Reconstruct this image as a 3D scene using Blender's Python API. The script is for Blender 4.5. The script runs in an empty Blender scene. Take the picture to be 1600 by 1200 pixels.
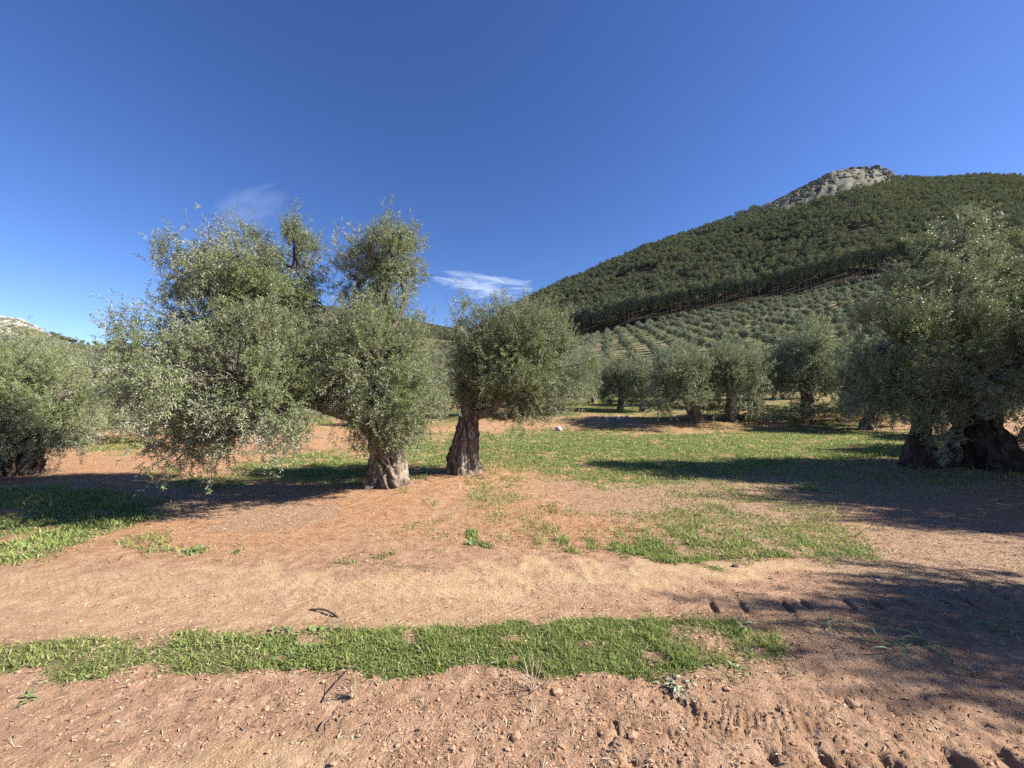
import bpy, math, random
import numpy as np
from math import radians, tan, cos, sin, atan2, pi

# ------------------------------------------------------------ camera, sky, sun
scene = bpy.context.scene
COL = scene.collection
F = 600.0                       # focal length in pixels of a 1600 px wide frame
PITCH = math.atan(20 / F)
CAMZ = 1.6
cam_d = bpy.data.cameras.new("camera")
cam_d.sensor_width = 36.0
cam_d.lens = 36.0 * F / 1600.0
cam_d.clip_start = 0.05
cam_d.clip_end = 20000
cam = bpy.data.objects.new("camera", cam_d)
cam.location = (0, 0, CAMZ)
cam.rotation_euler = (radians(90) + PITCH, 0, 0)
COL.objects.link(cam)
scene.camera = cam

SUN_AZ = radians(96.0)         # clockwise from +Y (view direction) towards +X
SUN_EL = radians(35.0)
world = bpy.data.worlds.new("World")
scene.world = world
world.use_nodes = True
wn, wl = world.node_tree.nodes, world.node_tree.links
wn.clear()
w_out = wn.new("ShaderNodeOutputWorld")
w_bg = wn.new("ShaderNodeBackground")
w_bg.inputs[1].default_value = 0.060
sky = wn.new("ShaderNodeTexSky")
sky.sky_type = 'NISHITA'
sky.sun_disc = False
sky.sun_elevation = SUN_EL
sky.sun_rotation = SUN_AZ
sky.altitude = 900
sky.air_density = 0.9
sky.dust_density = 0.25
sky.ozone_density = 3.2
hs = wn.new("ShaderNodeHueSaturation")
hs.inputs['Hue'].default_value = 0.514
hs.inputs['Saturation'].default_value = 1.18
hs.inputs['Value'].default_value = 1.14
wl.new(sky.outputs[0], hs.inputs['Color'])
wl.new(w_bg.outputs[0], w_out.inputs[0])

sun_d = bpy.data.lights.new("sun", 'SUN')
sun_d.energy = 5.0
sun_d.angle = radians(0.53)
sun_d.color = (1.0, 0.93, 0.82)
sun = bpy.data.objects.new("sun", sun_d)
SDIR = np.array([sin(SUN_AZ) * cos(SUN_EL), cos(SUN_AZ) * cos(SUN_EL), sin(SUN_EL)])
from mathutils import Vector
sun.rotation_euler = Vector(SDIR).to_track_quat('Z', 'Y').to_euler()
sun.location = (30, -6, 30)
COL.objects.link(sun)

vs = scene.view_settings
vs.view_transform = 'Standard'
vs.look = 'None'
vs.exposure = 1.45
vs.gamma = 1.0
vs.use_curve_mapping = False
cy = scene.cycles
cy.max_bounces = 5
cy.diffuse_bounces = 2
cy.glossy_bounces = 1
cy.transmission_bounces = 3
cy.transparent_max_bounces = 4
cy.sample_clamp_indirect = 3.0
cy.use_denoising = False
cy.blur_glossy = 1.0

# ------------------------------------------------------------ helpers
RNG = np.random.default_rng(7)


def _hash(ix, iy, iz, seed):
    h = (ix.astype(np.int64) * 374761393 + iy.astype(np.int64) * 668265263 + iz.astype(np.int64) * 2147483647 + seed * 1274126177) & 0xFFFFFFFF
    h = ((h ^ (h >> 13)) * 1274126177) & 0xFFFFFFFF
    return (h ^ (h >> 16)) & 0xFFFFFFFF


def noise(x, y, z=None, seed=0):
    """value noise, -1..1"""
    x = np.asarray(x, float); y = np.asarray(y, float)
    x0 = np.floor(x); y0 = np.floor(y)
    fx = x - x0; fy = y - y0
    fx = fx * fx * fx * (fx * (fx * 6 - 15) + 10); fy = fy * fy * fy * (fy * (fy * 6 - 15) + 10)

    def plane(zi):
        a = _hash(x0, y0, zi, seed) / 4294967295.0
        b = _hash(x0 + 1, y0, zi, seed) / 4294967295.0
        c = _hash(x0, y0 + 1, zi, seed) / 4294967295.0
        d = _hash(x0 + 1, y0 + 1, zi, seed) / 4294967295.0
        return (a * (1 - fx) + b * fx) * (1 - fy) + (c * (1 - fx) + d * fx) * fy
    if z is None:
        return plane(np.zeros_like(x0)) * 2 - 1
    z = np.asarray(z, float) + np.zeros_like(x)
    z0 = np.floor(z); fz = z - z0; fz = fz * fz * (3 - 2 * fz)
    return (plane(z0) * (1 - fz) + plane(z0 + 1) * fz) * 2 - 1


def fbm(x, y, z=None, octv=4, seed=0, gain=0.5):
    s = 0; a = 1.0; t = 0
    for i in range(octv):
        k = 2.03 ** i
        s = s + a * noise(x * k + 13.7 * i, y * k - 7.3 * i, None if z is None else z * k, seed + i)
        t += a; a *= gain
    return s / t


def sstep(a, b, x):
    t = np.clip((x - a) / (b - a), 0, 1)
    return t * t * (3 - 2 * t)


def make_mesh(name, V, faces, mats, matidx=None, smooth=False, attrs=None):
    """faces: list of int arrays (n,3) or (n,4)"""
    me = bpy.data.meshes.new(name)
    V = np.asarray(V, np.float32)
    faces = [np.asarray(f, np.int32) for f in faces if len(f)]
    nl = sum(f.size for f in faces); nf = sum(len(f) for f in faces)
    me.vertices.add(len(V)); me.vertices.foreach_set("co", V.ravel())
    me.loops.add(nl); me.polygons.add(nf)
    me.loops.foreach_set("vertex_index", np.concatenate([f.ravel() for f in faces]))
    starts = []; o = 0
    for f in faces:
        k = f.shape[1]
        starts.append(o + np.arange(len(f)) * k); o += f.size
    me.polygons.foreach_set("loop_start", np.concatenate(starts).astype(np.int32))
    if matidx is not None:
        me.polygons.foreach_set("material_index", np.asarray(matidx, np.int32))
    me.polygons.foreach_set("use_smooth", np.full(nf, smooth, bool))
    for m in (mats if isinstance(mats, (list, tuple)) else [mats]):
        me.materials.append(m)
    for k, a in (attrs or {}).items():
        at = me.attributes.new(k, 'FLOAT', 'POINT')
        at.data.foreach_set("value", np.asarray(a, np.float32))
    me.update(calc_edges=True)
    return me


def link(name, me, parent=None, **props):
    o = bpy.data.objects.new(name, me)
    COL.objects.link(o)
    if parent is not None:
        o.parent = parent
    for k, v in props.items():
        o[k] = v
    return o


def empty(name, loc, rz=0.0, **props):
    o = bpy.data.objects.new(name, None)
    o.empty_display_size = 0.2
    o.location = loc
    o.rotation_euler = (0, 0, rz)
    COL.objects.link(o)
    for k, v in props.items():
        o[k] = v
    return o


def dup(root, loc, rz=0.0, scale=(1, 1, 1), **props):
    r = root.copy(); COL.objects.link(r)
    r.location = loc; r.rotation_euler = (0, 0, rz); r.scale = scale
    for k, v in props.items():
        r[k] = v
    for ch in list(root.children):
        c = ch.copy(); COL.objects.link(c); c.parent = r
    return r


class N:
    """tiny node-graph helper"""
    def __init__(s, name):
        s.m = bpy.data.materials.new(name); s.m.use_nodes = True
        s.t = s.m.node_tree; s.n = s.t.nodes; s.l = s.t.links; s.n.clear()
        s.out = s.n.new("ShaderNodeOutputMaterial")

    def add(s, typ, ins=None, **kw):
        nd = s.n.new(typ)
        for k, v in kw.items():
            setattr(nd, k, v)
        for k, v in (ins or {}).items():
            if isinstance(v, bpy.types.NodeSocket):
                s.l.new(v, nd.inputs[k])
            else:
                nd.inputs[k].default_value = v
        return nd

    def attr(s, name):
        return s.add("ShaderNodeAttribute", attribute_name=name).outputs['Fac']

    def noise(s, vec, scale, detail=4, rough=0.55, dist=0.0):
        return s.add("ShaderNodeTexNoise", {'Vector': vec, 'Scale': scale, 'Detail': detail, 'Roughness': rough, 'Distortion': dist}).outputs['Fac']

    def ramp(s, fac, pts):
        r = s.add("ShaderNodeValToRGB", {'Fac': fac})
        e = r.color_ramp.elements
        while len(e) < len(pts):
            e.new(0.5)
        for el, (p, c) in zip(e, pts):
            el.position = p; el.color = (*c, 1) if len(c) == 3 else c
        return r.outputs['Color']

    def mix(s, fac, a, b, mode='MIX'):
        m = s.add("ShaderNodeMix", data_type='RGBA', blend_type=mode)
        for i, v in ((0, fac), (6, a), (7, b)):
            if isinstance(v, bpy.types.NodeSocket):
                s.l.new(v, m.inputs[i])
            else:
                m.inputs[i].default_value = v if i == 0 else (*v, 1)
        return m.outputs[2]

    def math(s, op, a, b=0.0, c=None, clamp=False):
        m = s.add("ShaderNodeMath", operation=op, use_clamp=clamp)
        for i, v in enumerate((a, b) if c is None else (a, b, c)):
            if isinstance(v, bpy.types.NodeSocket):
                s.l.new(v, m.inputs[i])
            else:
                m.inputs[i].default_value = v
        return m.outputs[0]

    def coord(s, out='Object'):
        return s.add("ShaderNodeTexCoord").outputs[out]

    def mapping(s, vec, scale=(1, 1, 1), rot=(0, 0, 0)):
        return s.add("ShaderNodeMapping", {'Vector': vec, 'Scale': scale, 'Rotation': rot}).outputs[0]

    def bsdf(s, col, rough=0.9, spec=0.2, normal=None):
        b = s.add("ShaderNodeBsdfPrincipled", {'Base Color': col if isinstance(col, bpy.types.NodeSocket) else (*col, 1), 'Roughness': rough})
        b.inputs['Specular IOR Level'].default_value = spec
        if normal is not None:
            s.l.new(normal, b.inputs['Normal'])
        return b

    def finish(s, sh):
        s.l.new(sh if isinstance(sh, bpy.types.NodeSocket) else sh.outputs[0], s.out.inputs[0])
        return s.m


# ------------------------------------------------------------ pixel <-> world
CP, SP = cos(PITCH), sin(PITCH)


def pix_dir(px, py):
    u = (px - 800.0) / F; v = -(py - 600.0) / F
    # camera space (u, v, -1) -> world
    return np.array([u, CP - v * SP, SP + v * CP])


def pz(px, py, Y):
    """height above ground zero of the point seen at (px,py) at depth Y"""
    d = pix_dir(px, py)
    return CAMZ + d[2] / d[1] * Y


def pw(px, py, Y):
    d = pix_dir(px, py)
    return np.array([d[0] / d[1] * Y, Y, CAMZ + d[2] / d[1] * Y])


def gp(px, py):
    """flat-ground point under a pixel"""
    d = pix_dir(px, py)
    t = -CAMZ / d[2]
    return np.array([d[0] * t, d[1] * t])


def project(x, y, z):
    dz = z - CAMZ
    depth = y * CP + dz * SP
    up = -y * SP + dz * CP
    depth = np.where(depth < 0.3, np.nan, depth)
    return 800 + F * x / depth, 600 - F * up / depth


# ------------------------------------------------------------ terrain
# per viewing azimuth: foot of slope, lower edge of the wood, crest, as (depth, height) read off the photograph
ST = [
    (-400, (60, 606), (150, 575), (380, 470)), (0, (60, 606), (160, 572), (400, 497)), (30, (60, 606), (160, 572), (400, 503)),
    (70, (60, 606), (170, 571), (400, 524)),
    (100, (60, 606), (170, 571), (400, 538)), (220, (60, 607), (180, 574), (400, 545)), (350, (60, 607), (200, 574), (450, 535)),
    (450, (62, 606), (230, 568), (600, 500)), (490, (65, 606), (250, 565), (640, 484)), (560, (66, 606), (260, 564), (640, 487)),
    (620, (68, 606), (270, 563), (640, 503)), (680, (70, 605), (280, 560), (640, 515)), (730, (70, 604), (285, 556), (620, 522)),
    (765, (70, 603), (290, 552), (560, 505)), (800, (70, 602), (285, 546), (490, 485)), (850, (70, 600), (280, 536), (500, 456)),
    (900, (70, 598), (270, 526), (510, 436)), (950, (70, 596), (260, 517), (515, 414)), (1000, (70, 594), (252, 509), (520, 393)),
    (1050, (70, 592), (248, 501), (530, 375)), (1100, (68, 590), (242, 493), (540, 358)), (1150, (67, 588), (237, 484), (550, 340)),
    (1195, (66, 586), (230, 475), (565, 322)), (1240, (65, 584), (226, 466), (580, 301)), (1265, (65, 583), (222, 461), (588, 288)),
    (1290, (64, 582), (219, 455), (595, 275)), (1310, (63, 581), (217, 451), (600, 267)), (1330, (62, 580), (215, 447), (600, 261)),
    (1380, (60, 577), (210, 437), (600, 257)), (1400, (60, 576), (208, 432), (600, 263)), (1412, (60, 576), (208, 430), (600, 274)),
    (1450, (60, 572), (205, 422), (595, 280)), (1500, (60, 570), (202, 414), (585, 277)), (1560, (59, 567), (200, 405), (570, 274)),
    (1600, (58, 565), (198, 398), (560, 275)), (1800, (55, 550), (180, 350), (520, 300)), (2200, (50, 520), (150, 320), (450, 380)),
]
_az = []; _R = []; _Z = []
for px, a, b, c in ST:
    az = atan2(px - 800.0, F)
    rr = []; zz = []
    for (Y, py) in (a, b, c):
        w = pw(px, py, Y)
        rr.append(math.hypot(w[0], w[1])); zz.append(w[2])
    _az.append(az); _R.append([17, *rr, rr[2] * 1.25, 3200]); _Z.append([0, *zz, zz[2] * 0.8, 30])
for az, zc in ((radians(84), 30.0), (radians(100), 8.0), (radians(180), 6.0)):
    _az.append(az); _R.append([17, 80, 250, 600, 760, 3200]); _Z.append([0, 1.0, zc * .4, zc, zc, 30])
for az in (radians(-180), radians(-95)):
    _az.insert(0 if az < -2 else 1, az); _R.insert(0 if az < -2 else 1, [17, 80, 250, 600, 760, 3200]); _Z.insert(0 if az < -2 else 1, [0, 1.0, 3, 8, 8, 30])
_az = np.array(_az); _R = np.array(_R, float); _Z = np.array(_Z, float)
AZG = np.linspace(-pi, pi, 3601)
RG = np.stack([np.interp(AZG, _az, _R[:, i]) for i in range(6)], 1)
ZG = np.stack([np.interp(AZG, _az, _Z[:, i]) for i in range(6)], 1)
for i, w in enumerate((1, 61, 31, 5, 31, 1)):
    if w > 1:
        k = np.ones(w) / w
        for G in (RG, ZG):
            g = np.concatenate([G[-w:, i], G[:, i], G[:w, i]])
            G[:, i] = np.convolve(g, k, 'same')[w:-w]


def stations(az):
    return [np.interp(az, AZG, RG[:, i]) for i in range(6)], [np.interp(az, AZG, ZG[:, i]) for i in range(6)]


def terrain(x, y):
    """large-scale height"""
    x = np.asarray(x, float); y = np.asarray(y, float)
    r = np.hypot(x, y); az = np.arctan2(x, y)
    R, Z = stations(az)
    z = np.zeros_like(r)
    for i in range(5):
        t = np.clip((r - R[i]) / (R[i + 1] - R[i]), 0, 1)
        if i == 0:
            t = t * t * (1.6 - 0.6 * t)
        z = z + (Z[i + 1] - Z[i]) * t
    crest = R[3]
    amp = sstep(60, 250, r) * (1 - 0.75 * sstep(0.75, 1.0, r / crest) * (r < crest * 1.2))
    z = z + amp * (4.5 * fbm(x / 90, y / 90, octv=3, seed=3) + 1.2 * fbm(x / 22, y / 22, octv=2, seed=5))
    # terrace bank behind the first grass
    bank = sstep(17.2, 20.6, y + 0.5 * noise(x / 3.0, x * 0 + 3, seed=8)) * sstep(-6, 1, x) * sstep(60, 30, r)
    z = z + 0.42 * bank
    # gentle swell of the orchard floor
    z = z + 0.05 * fbm(x / 4.5, y / 4.5, octv=2, seed=11) * sstep(3.5, 7, r) * sstep(90, 40, r)
    # soil heaped round the old trunks
    for (tx, ty, hh, ss) in ((-2.2, 6.75, 0.07, 0.9), (-0.95, 7.75, 0.06, 0.8), (9.6, 8.3, 0.12, 1.6)):
        z = z + hh * np.exp(-((x - tx) ** 2 + (y - ty) ** 2) / (2 * ss * ss))
    return z


def fine_relief(x, y):
    """clods, tyre prints, hollows on the near track"""
    r = np.hypot(x, y)
    near = sstep(9, 3.5, r)
    z = near * (0.006 * fbm(x / 0.35, y / 0.35, octv=3, seed=21) + 0.0095 * (.35 + .65 * sstep(3.0, 2.1, y)) * fbm(x / 0.07, y / 0.07, octv=2, seed=25))
    cl = fbm(x / 0.11, y / 0.11, octv=2, seed=31)
    z = z + near * 0.012 * np.clip(cl - 0.22, 0, 1) * (0.4 + 1.3 * sstep(-0.2, 0.5, fbm(x / 0.9, y / 0.9, octv=2, seed=33)))
    # wheel ruts of the track
    for yc, wd, dp in ((3.05 + 0.03 * x, 0.30, 0.018), (1.72 + 0.02 * x, 0.34, 0.012)):
        z = z - dp * np.exp(-((y - yc) / wd) ** 2) * near
    z = z + 0.03 * np.exp(-((y - (2.50 + 0.02 * x)) / 0.26) ** 2) * near
    # fine tread print
    u = (x - 0.90) / 0.034 + 0.8 * (y - 1.965) / 0.034
    m = sstep(0.86, 0.95, x) * sstep(1.72, 1.58, x) * sstep(0.062, 0.045, np.abs(y - (1.965 - 0.02 * (x - 1.2))))
    z = z - 0.016 * m * sstep(0.1, 0.75, np.sin(u * 2 * pi) + 0.25 * noise(x / .03, y / .03, seed=44))
    # lug prints further off
    for i in range(11):
        cx = 1.55 + i * 0.262 + .05 * math.sin(i * 3.7); cyy = 3.03 + 0.035 * (cx - 1.9) + 0.02 * math.sin(i * 2.3)
        dx = x - cx - 0.25 * (y - cyy); dy = y - cyy
        z = z - (0.030 + .012 * math.sin(i * 4.1)) * (1 + .5 * noise(x / .03, y / .03, seed=46)) * np.exp(-(dx / 0.022) ** 4 - (dy / (0.10 + 0.02 * math.sin(i * 1.7))) ** 4)
    # deep hollows lower right
    for i, (cx, cyy, a, b, dpt) in enumerate(((1.40, 1.77, .03, .05, .035), (1.16, 1.79, .025, .05, .03), (1.66, 1.735, .04, .06, .045), (1.97, 1.76, .045, .07, .05), (2.22, 1.74, .035, .09, .045), (2.52, 1.83, .05, .06, .045), (0.78, 1.70, .03, .04, .03), (.52, 1.76, .025, .03, .02))):
        w = 0.9 * noise(x / .04, y / .04, seed=60 + i) + .5 * noise(x / .015, y / .015, seed=70 + i)
        z = z - dpt * np.exp(-(((x - cx) / a) ** 2 + ((y - cyy) / b) ** 2) ** 1.6 * np.clip(1 + w, .35, 3))
    # herringbone on the left of the track
    hb = np.sin((x * 1.0 + np.abs(y - 3.1) * 1.6) / 0.11 * 2 * pi)
    z = z + 0.0018 * hb * sstep(0.45, 0.25, np.abs(y - 3.12)) * sstep(0.6, -0.6, x) * sstep(-5, -3.5, x) * (0.5 + 0.5 * noise(x / .5, y / .5, seed=71))
    # drying cracks: zero lines of warped noise
    wx = x + 0.05 * noise(x / 0.05, y / 0.05, seed=81); wy = y + 0.05 * noise(x / 0.05, y / 0.05, seed=82)
    c1 = np.abs(noise(wx / 0.17, wy / 0.26, seed=83)); c2 = np.abs(noise(wx / 0.21 + 9, wy / 0.15, seed=85))
    cm = sstep(-0.15, 0.35, fbm(x / 0.8, y / 0.6, octv=2, seed=87) + 0.5 * sstep(0.2, 1.2, x) - .1) * sstep(2.25, 2.05, y) * sstep(-0.7, 0.3, x)
    z = z - 0.016 * cm * np.maximum(sstep(0.085, 0.0, c1), sstep(0.06, 0.0, c2))
    return z


def ground_z(x, y):
    return terrain(x, y) + fine_relief(np.asarray(x, float), np.asarray(y, float))


def gz(x, y):
    return float(ground_z(np.array([x], float), np.array([y], float))[0])


def ell(px, py, cx, cy_, rx, ry):
    d = ((px - cx) / rx) ** 2 + ((py - cy_) / ry) ** 2
    return sstep(1.7, 0.25, d)


def masks(x, y):
    """grass, pale dust, orange earth, leaf litter at ground positions (fixed in the world)"""
    x = np.asarray(x, float); y = np.asarray(y, float)
    r = np.hypot(x, y)
    px, py = project(x, np.maximum(y, 0.55), x * 0)
    back = y < 0.6
    n1 = fbm(x / 0.9, y / 0.9, octv=3, seed=101); n2 = fbm(x / 0.25, y / 0.25, octv=2, seed=105)
    sc = np.clip(3.0 / r, 0.15, 1.0)
    n0 = fbm(x / 2.3, y / 2.3, octv=3, seed=103)
    qx = px + 60 * n1 * np.clip(6 / r, .4, 1.5) + 70 * n0; qy = py + sc * 30 * n2 + sc * 34 * n1 + sc * 40 * n0
    # the grass ridge between the wheel tracks
    yc = 2.52 - 0.22 * sstep(-1.0, -3.4, x) + 0.03 * np.sin(x * 1.3) + .07 * fbm(x / .8, x * 0 + 2, octv=3, seed=113)
    hw = 0.25 - 0.11 * sstep(-.8, -3.2, x) + 0.02 * np.sin(x * 2.1)
    strip = sstep(1.12, 0.86, np.abs(y - yc + 0.07 * n2 + .03 * fbm(x / .07, y / .07, octv=2, seed=107)) / hw) * sstep(1.95, .9, x + 0.5 * n2 + .3 * n1)
    strip = strip * (.75 + .25 * sstep(-2.2, -.6, x + n1)) * (.30 + .70 * sstep(-.6, -.1, fbm(x / .22, y / .14, octv=2, seed=108) + .25 * sstep(-2, 0, x)))
    strip = np.maximum(strip, .30 * sstep(1.75, 1.0, np.abs(y - yc) / hw) * sstep(.0, .45, fbm(x / .13, y / .13, octv=2, seed=109) + .3 * n1) * sstep(2.2, 1.5, x))
    strip = np.maximum(strip, 0.22 * sstep(1.3, .7, np.abs(y - 2.62 + 0.1 * n1) / .26) * sstep(1.0, 1.4, x) * sstep(6, 4.5, x) * sstep(-.3, .5, n2 + n1))
    g = strip
    P = [(30, 830, 190, 62, 1.0), (110, 800, 160, 40, .9), (480, 730, 150, 26, .85), (330, 750, 90, 14, .6),
         (900, 699, 330, 27, 1.0), (1250, 693, 260, 24, 1.0), (1150, 712, 300, 24, 1.0), (690, 712, 90, 24, 1.0), (1000, 735, 240, 24, .7), (850, 715, 160, 20, .9),
         (760, 782, 60, 26, .5), (1160, 838, 200, 36, .62), (1040, 862, 100, 15, .85), (1235, 856, 110, 18, .8), (1130, 800, 200, 26, .55),
         (735, 848, 18, 10, .9), (285, 862, 50, 12, .55), (560, 866, 60, 8, .5), (365, 864, 16, 8, .7), (880, 860, 22, 6, .7), (895, 803, 40, 10, .4),
         (960, 645, 110, 14, .9), (180, 695, 70, 14, .8), (1300, 668, 300, 10, .5), (620, 775, 20, 6, .4), (790, 735, 50, 22, .55), (1250, 772, 300, 16, .3),
         (1330, 745, 300, 18, .55), (1180, 765, 160, 12, .45), (40, 745, 40, 8, .2), (660, 825, 120, 14, .25), (820, 830, 70, 30, .3)]
    for (a, b, c, d, s) in P:
        g = np.maximum(g, s * ell(qx, qy, a, b, c, d))
    g = np.where(back, 0.3 * sstep(0.1, 0.5, n1), g)
    brk = sstep(-0.75, 0.05, n2 + 0.6 * fbm(x / .12, y / .12, octv=2, seed=111))
    g = np.where(strip > 0.6, g, g * (0.25 + 0.75 * brk))
    out = sstep(14.5, 24, y) * (0.45 + 0.4 * sstep(-.3, .35, n1))
    g = np.maximum(g, np.where(r > 14, out, 0))
    pale = np.maximum(ell(px, qy, 860, 893, 620, 16), 0.6 * ell(px, qy, 300, 935, 700, 40))
    pale = np.maximum(pale, 0.75 * ell(px, qy, 300, 1180, 260, 50))
    pale = np.where(back, 0, pale)
    orange = sstep(3.3, 4.8, y) * sstep(60, 25, r) * (0.55 + 0.45 * sstep(-.4, .3, n1))
    lit = sstep(3.6, 5.2, y) * (0.35 + 0.3 * n1)
    for (a, b, c, d, s) in ((1200, 770, 380, 50, .9), (1480, 860, 260, 80, .8), (300, 790, 240, 40, .8), (60, 750, 140, 30, .6), (1180, 830, 220, 45, .7), (1450, 960, 300, 60, .5), (600, 760, 80, 20, .5)):
        lit = np.maximum(lit, s * ell(qx, qy, a, b, c, d))
    lit = np.where(back, .3, lit) * sstep(80, 40, r)
    return g, np.clip(pale, 0, 1), np.clip(orange, 0, 1), np.clip(lit, 0, 1)


def rock_mask(x, y, z):
    px, py = project(x, np.maximum(y, 1.0), z)
    az = np.arctan2(x, y); r = np.hypot(x, y)
    nz = fbm(x / 14, y / 14, octv=3, seed=131)
    line = np.interp(px, [1150, 1188, 1220, 1260, 1300, 1350, 1400, 1414, 1420, 1700], [250, 330, 331, 321, 308, 293, 282, 277, 240, 200])
    peak = sstep(5, -3, py - line - 11 * nz) * (px > 1150) * (px < 1425) * (r > 350)
    left = sstep(95, 70, px + 12 * nz) * (r > 290) * (y > 0) * sstep(540, 515, py + 8 * nz)
    mid = 0.5 * sstep(430, 470, px) * sstep(600, 540, px) * (r > 150) * (r < 430) * sstep(-.1, .3, nz)
    b = 0.8 * sstep(500, 800, r) * (np.abs(az) > 1.2)
    return np.clip(np.maximum.reduce([peak, left, mid, b]), 0, 1)


def wood_mask(x, y):
    """1 inside the pine wood"""
    r = np.hypot(x, y); az = np.arctan2(x, y)
    R, Z = stations(az)
    px = 800 + F * np.tan(np.clip(az, -1.4, 1.4))
    m = (r > R[2]) & (r < R[3] * 1.06) & (px > 775) & (az < 1.35)
    lo = R[2] + 0.42 * (R[3] - R[2])
    m2 = (r > lo) & (r < R[3] * 1.05) & (px > 440) & (px <= 775)
    return m | m2


# polar sheets, denser in front of the viewer and near the viewer
front = np.arange(-64, 64.001, 0.2)
back = np.concatenate([np.arange(64, 296, 4.0)[1:]])
AZ = np.radians(np.concatenate([front, back]))
RR = [0.25]
while RR[-1] < 3200:
    q = RR[-1]
    RR.append(q * (1.12 if q < 1.25 else 1.0062 if q < 5 else 1.0135 if q < 30 else 1.020 if q < 700 else 1.12))
RR = np.array(RR)
NA = len(AZ)


def polar_sheet(name, i0, i1, mat, colsel=None):
    rr = RR[i0:i1 + 1]
    A, Rm = np.meshgrid(AZ, rr)
    X = (Rm * np.sin(A)).ravel(); Y = (Rm * np.cos(A)).ravel()
    Zt = terrain(X, Y)
    rk = rock_mask(X, Y, Zt)
    n3 = fbm(X / 9, Y / 9, octv=4, seed=141, gain=.65)
    Zz = Zt + (fine_relief(X, Y) if i0 == 0 else rk * (9.0 * (np.abs(n3) - .15) + 3.0 * np.abs(fbm(X / 26, Y / 26, octv=2, seed=151))))
    g, p, o, l = masks(X, Y)
    wm = wood_mask(X, Y).astype(float)
    V = np.stack([X, Y, Zz], 1)
    nr = len(rr)
    a = np.arange(NA); b = (a + 1) % NA
    if colsel is not None:
        a = a[colsel]; b = b[colsel]
    rows = np.arange(nr - 1)[:, None] * NA
    Q = np.stack([rows + a, rows + b, rows + NA + b, rows + NA + a], -1).reshape(-1, 4)[:, ::-1]
    used = np.unique(Q); mp = np.zeros(len(V), np.int64); mp[used] = np.arange(len(used))
    V = V[used]; Q = mp[Q]
    faces = [Q]
    if i0 == 0:
        c = len(V); V = np.vstack([V, [[0, 0, 0]]])
        faces.append(np.stack([np.full(NA, c), b, a], 1))
        ex = lambda v: np.append(v[used], 0)
    else:
        ex = lambda v: v[used]
    me = make_mesh(name, V, faces, mat, smooth=True, attrs={'grass': ex(g), 'pale': ex(p), 'orange': ex(o), 'litter': ex(l), 'rock': ex(rk), 'wood': ex(wm)})
    return link(name, me, kind='structure')


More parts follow.
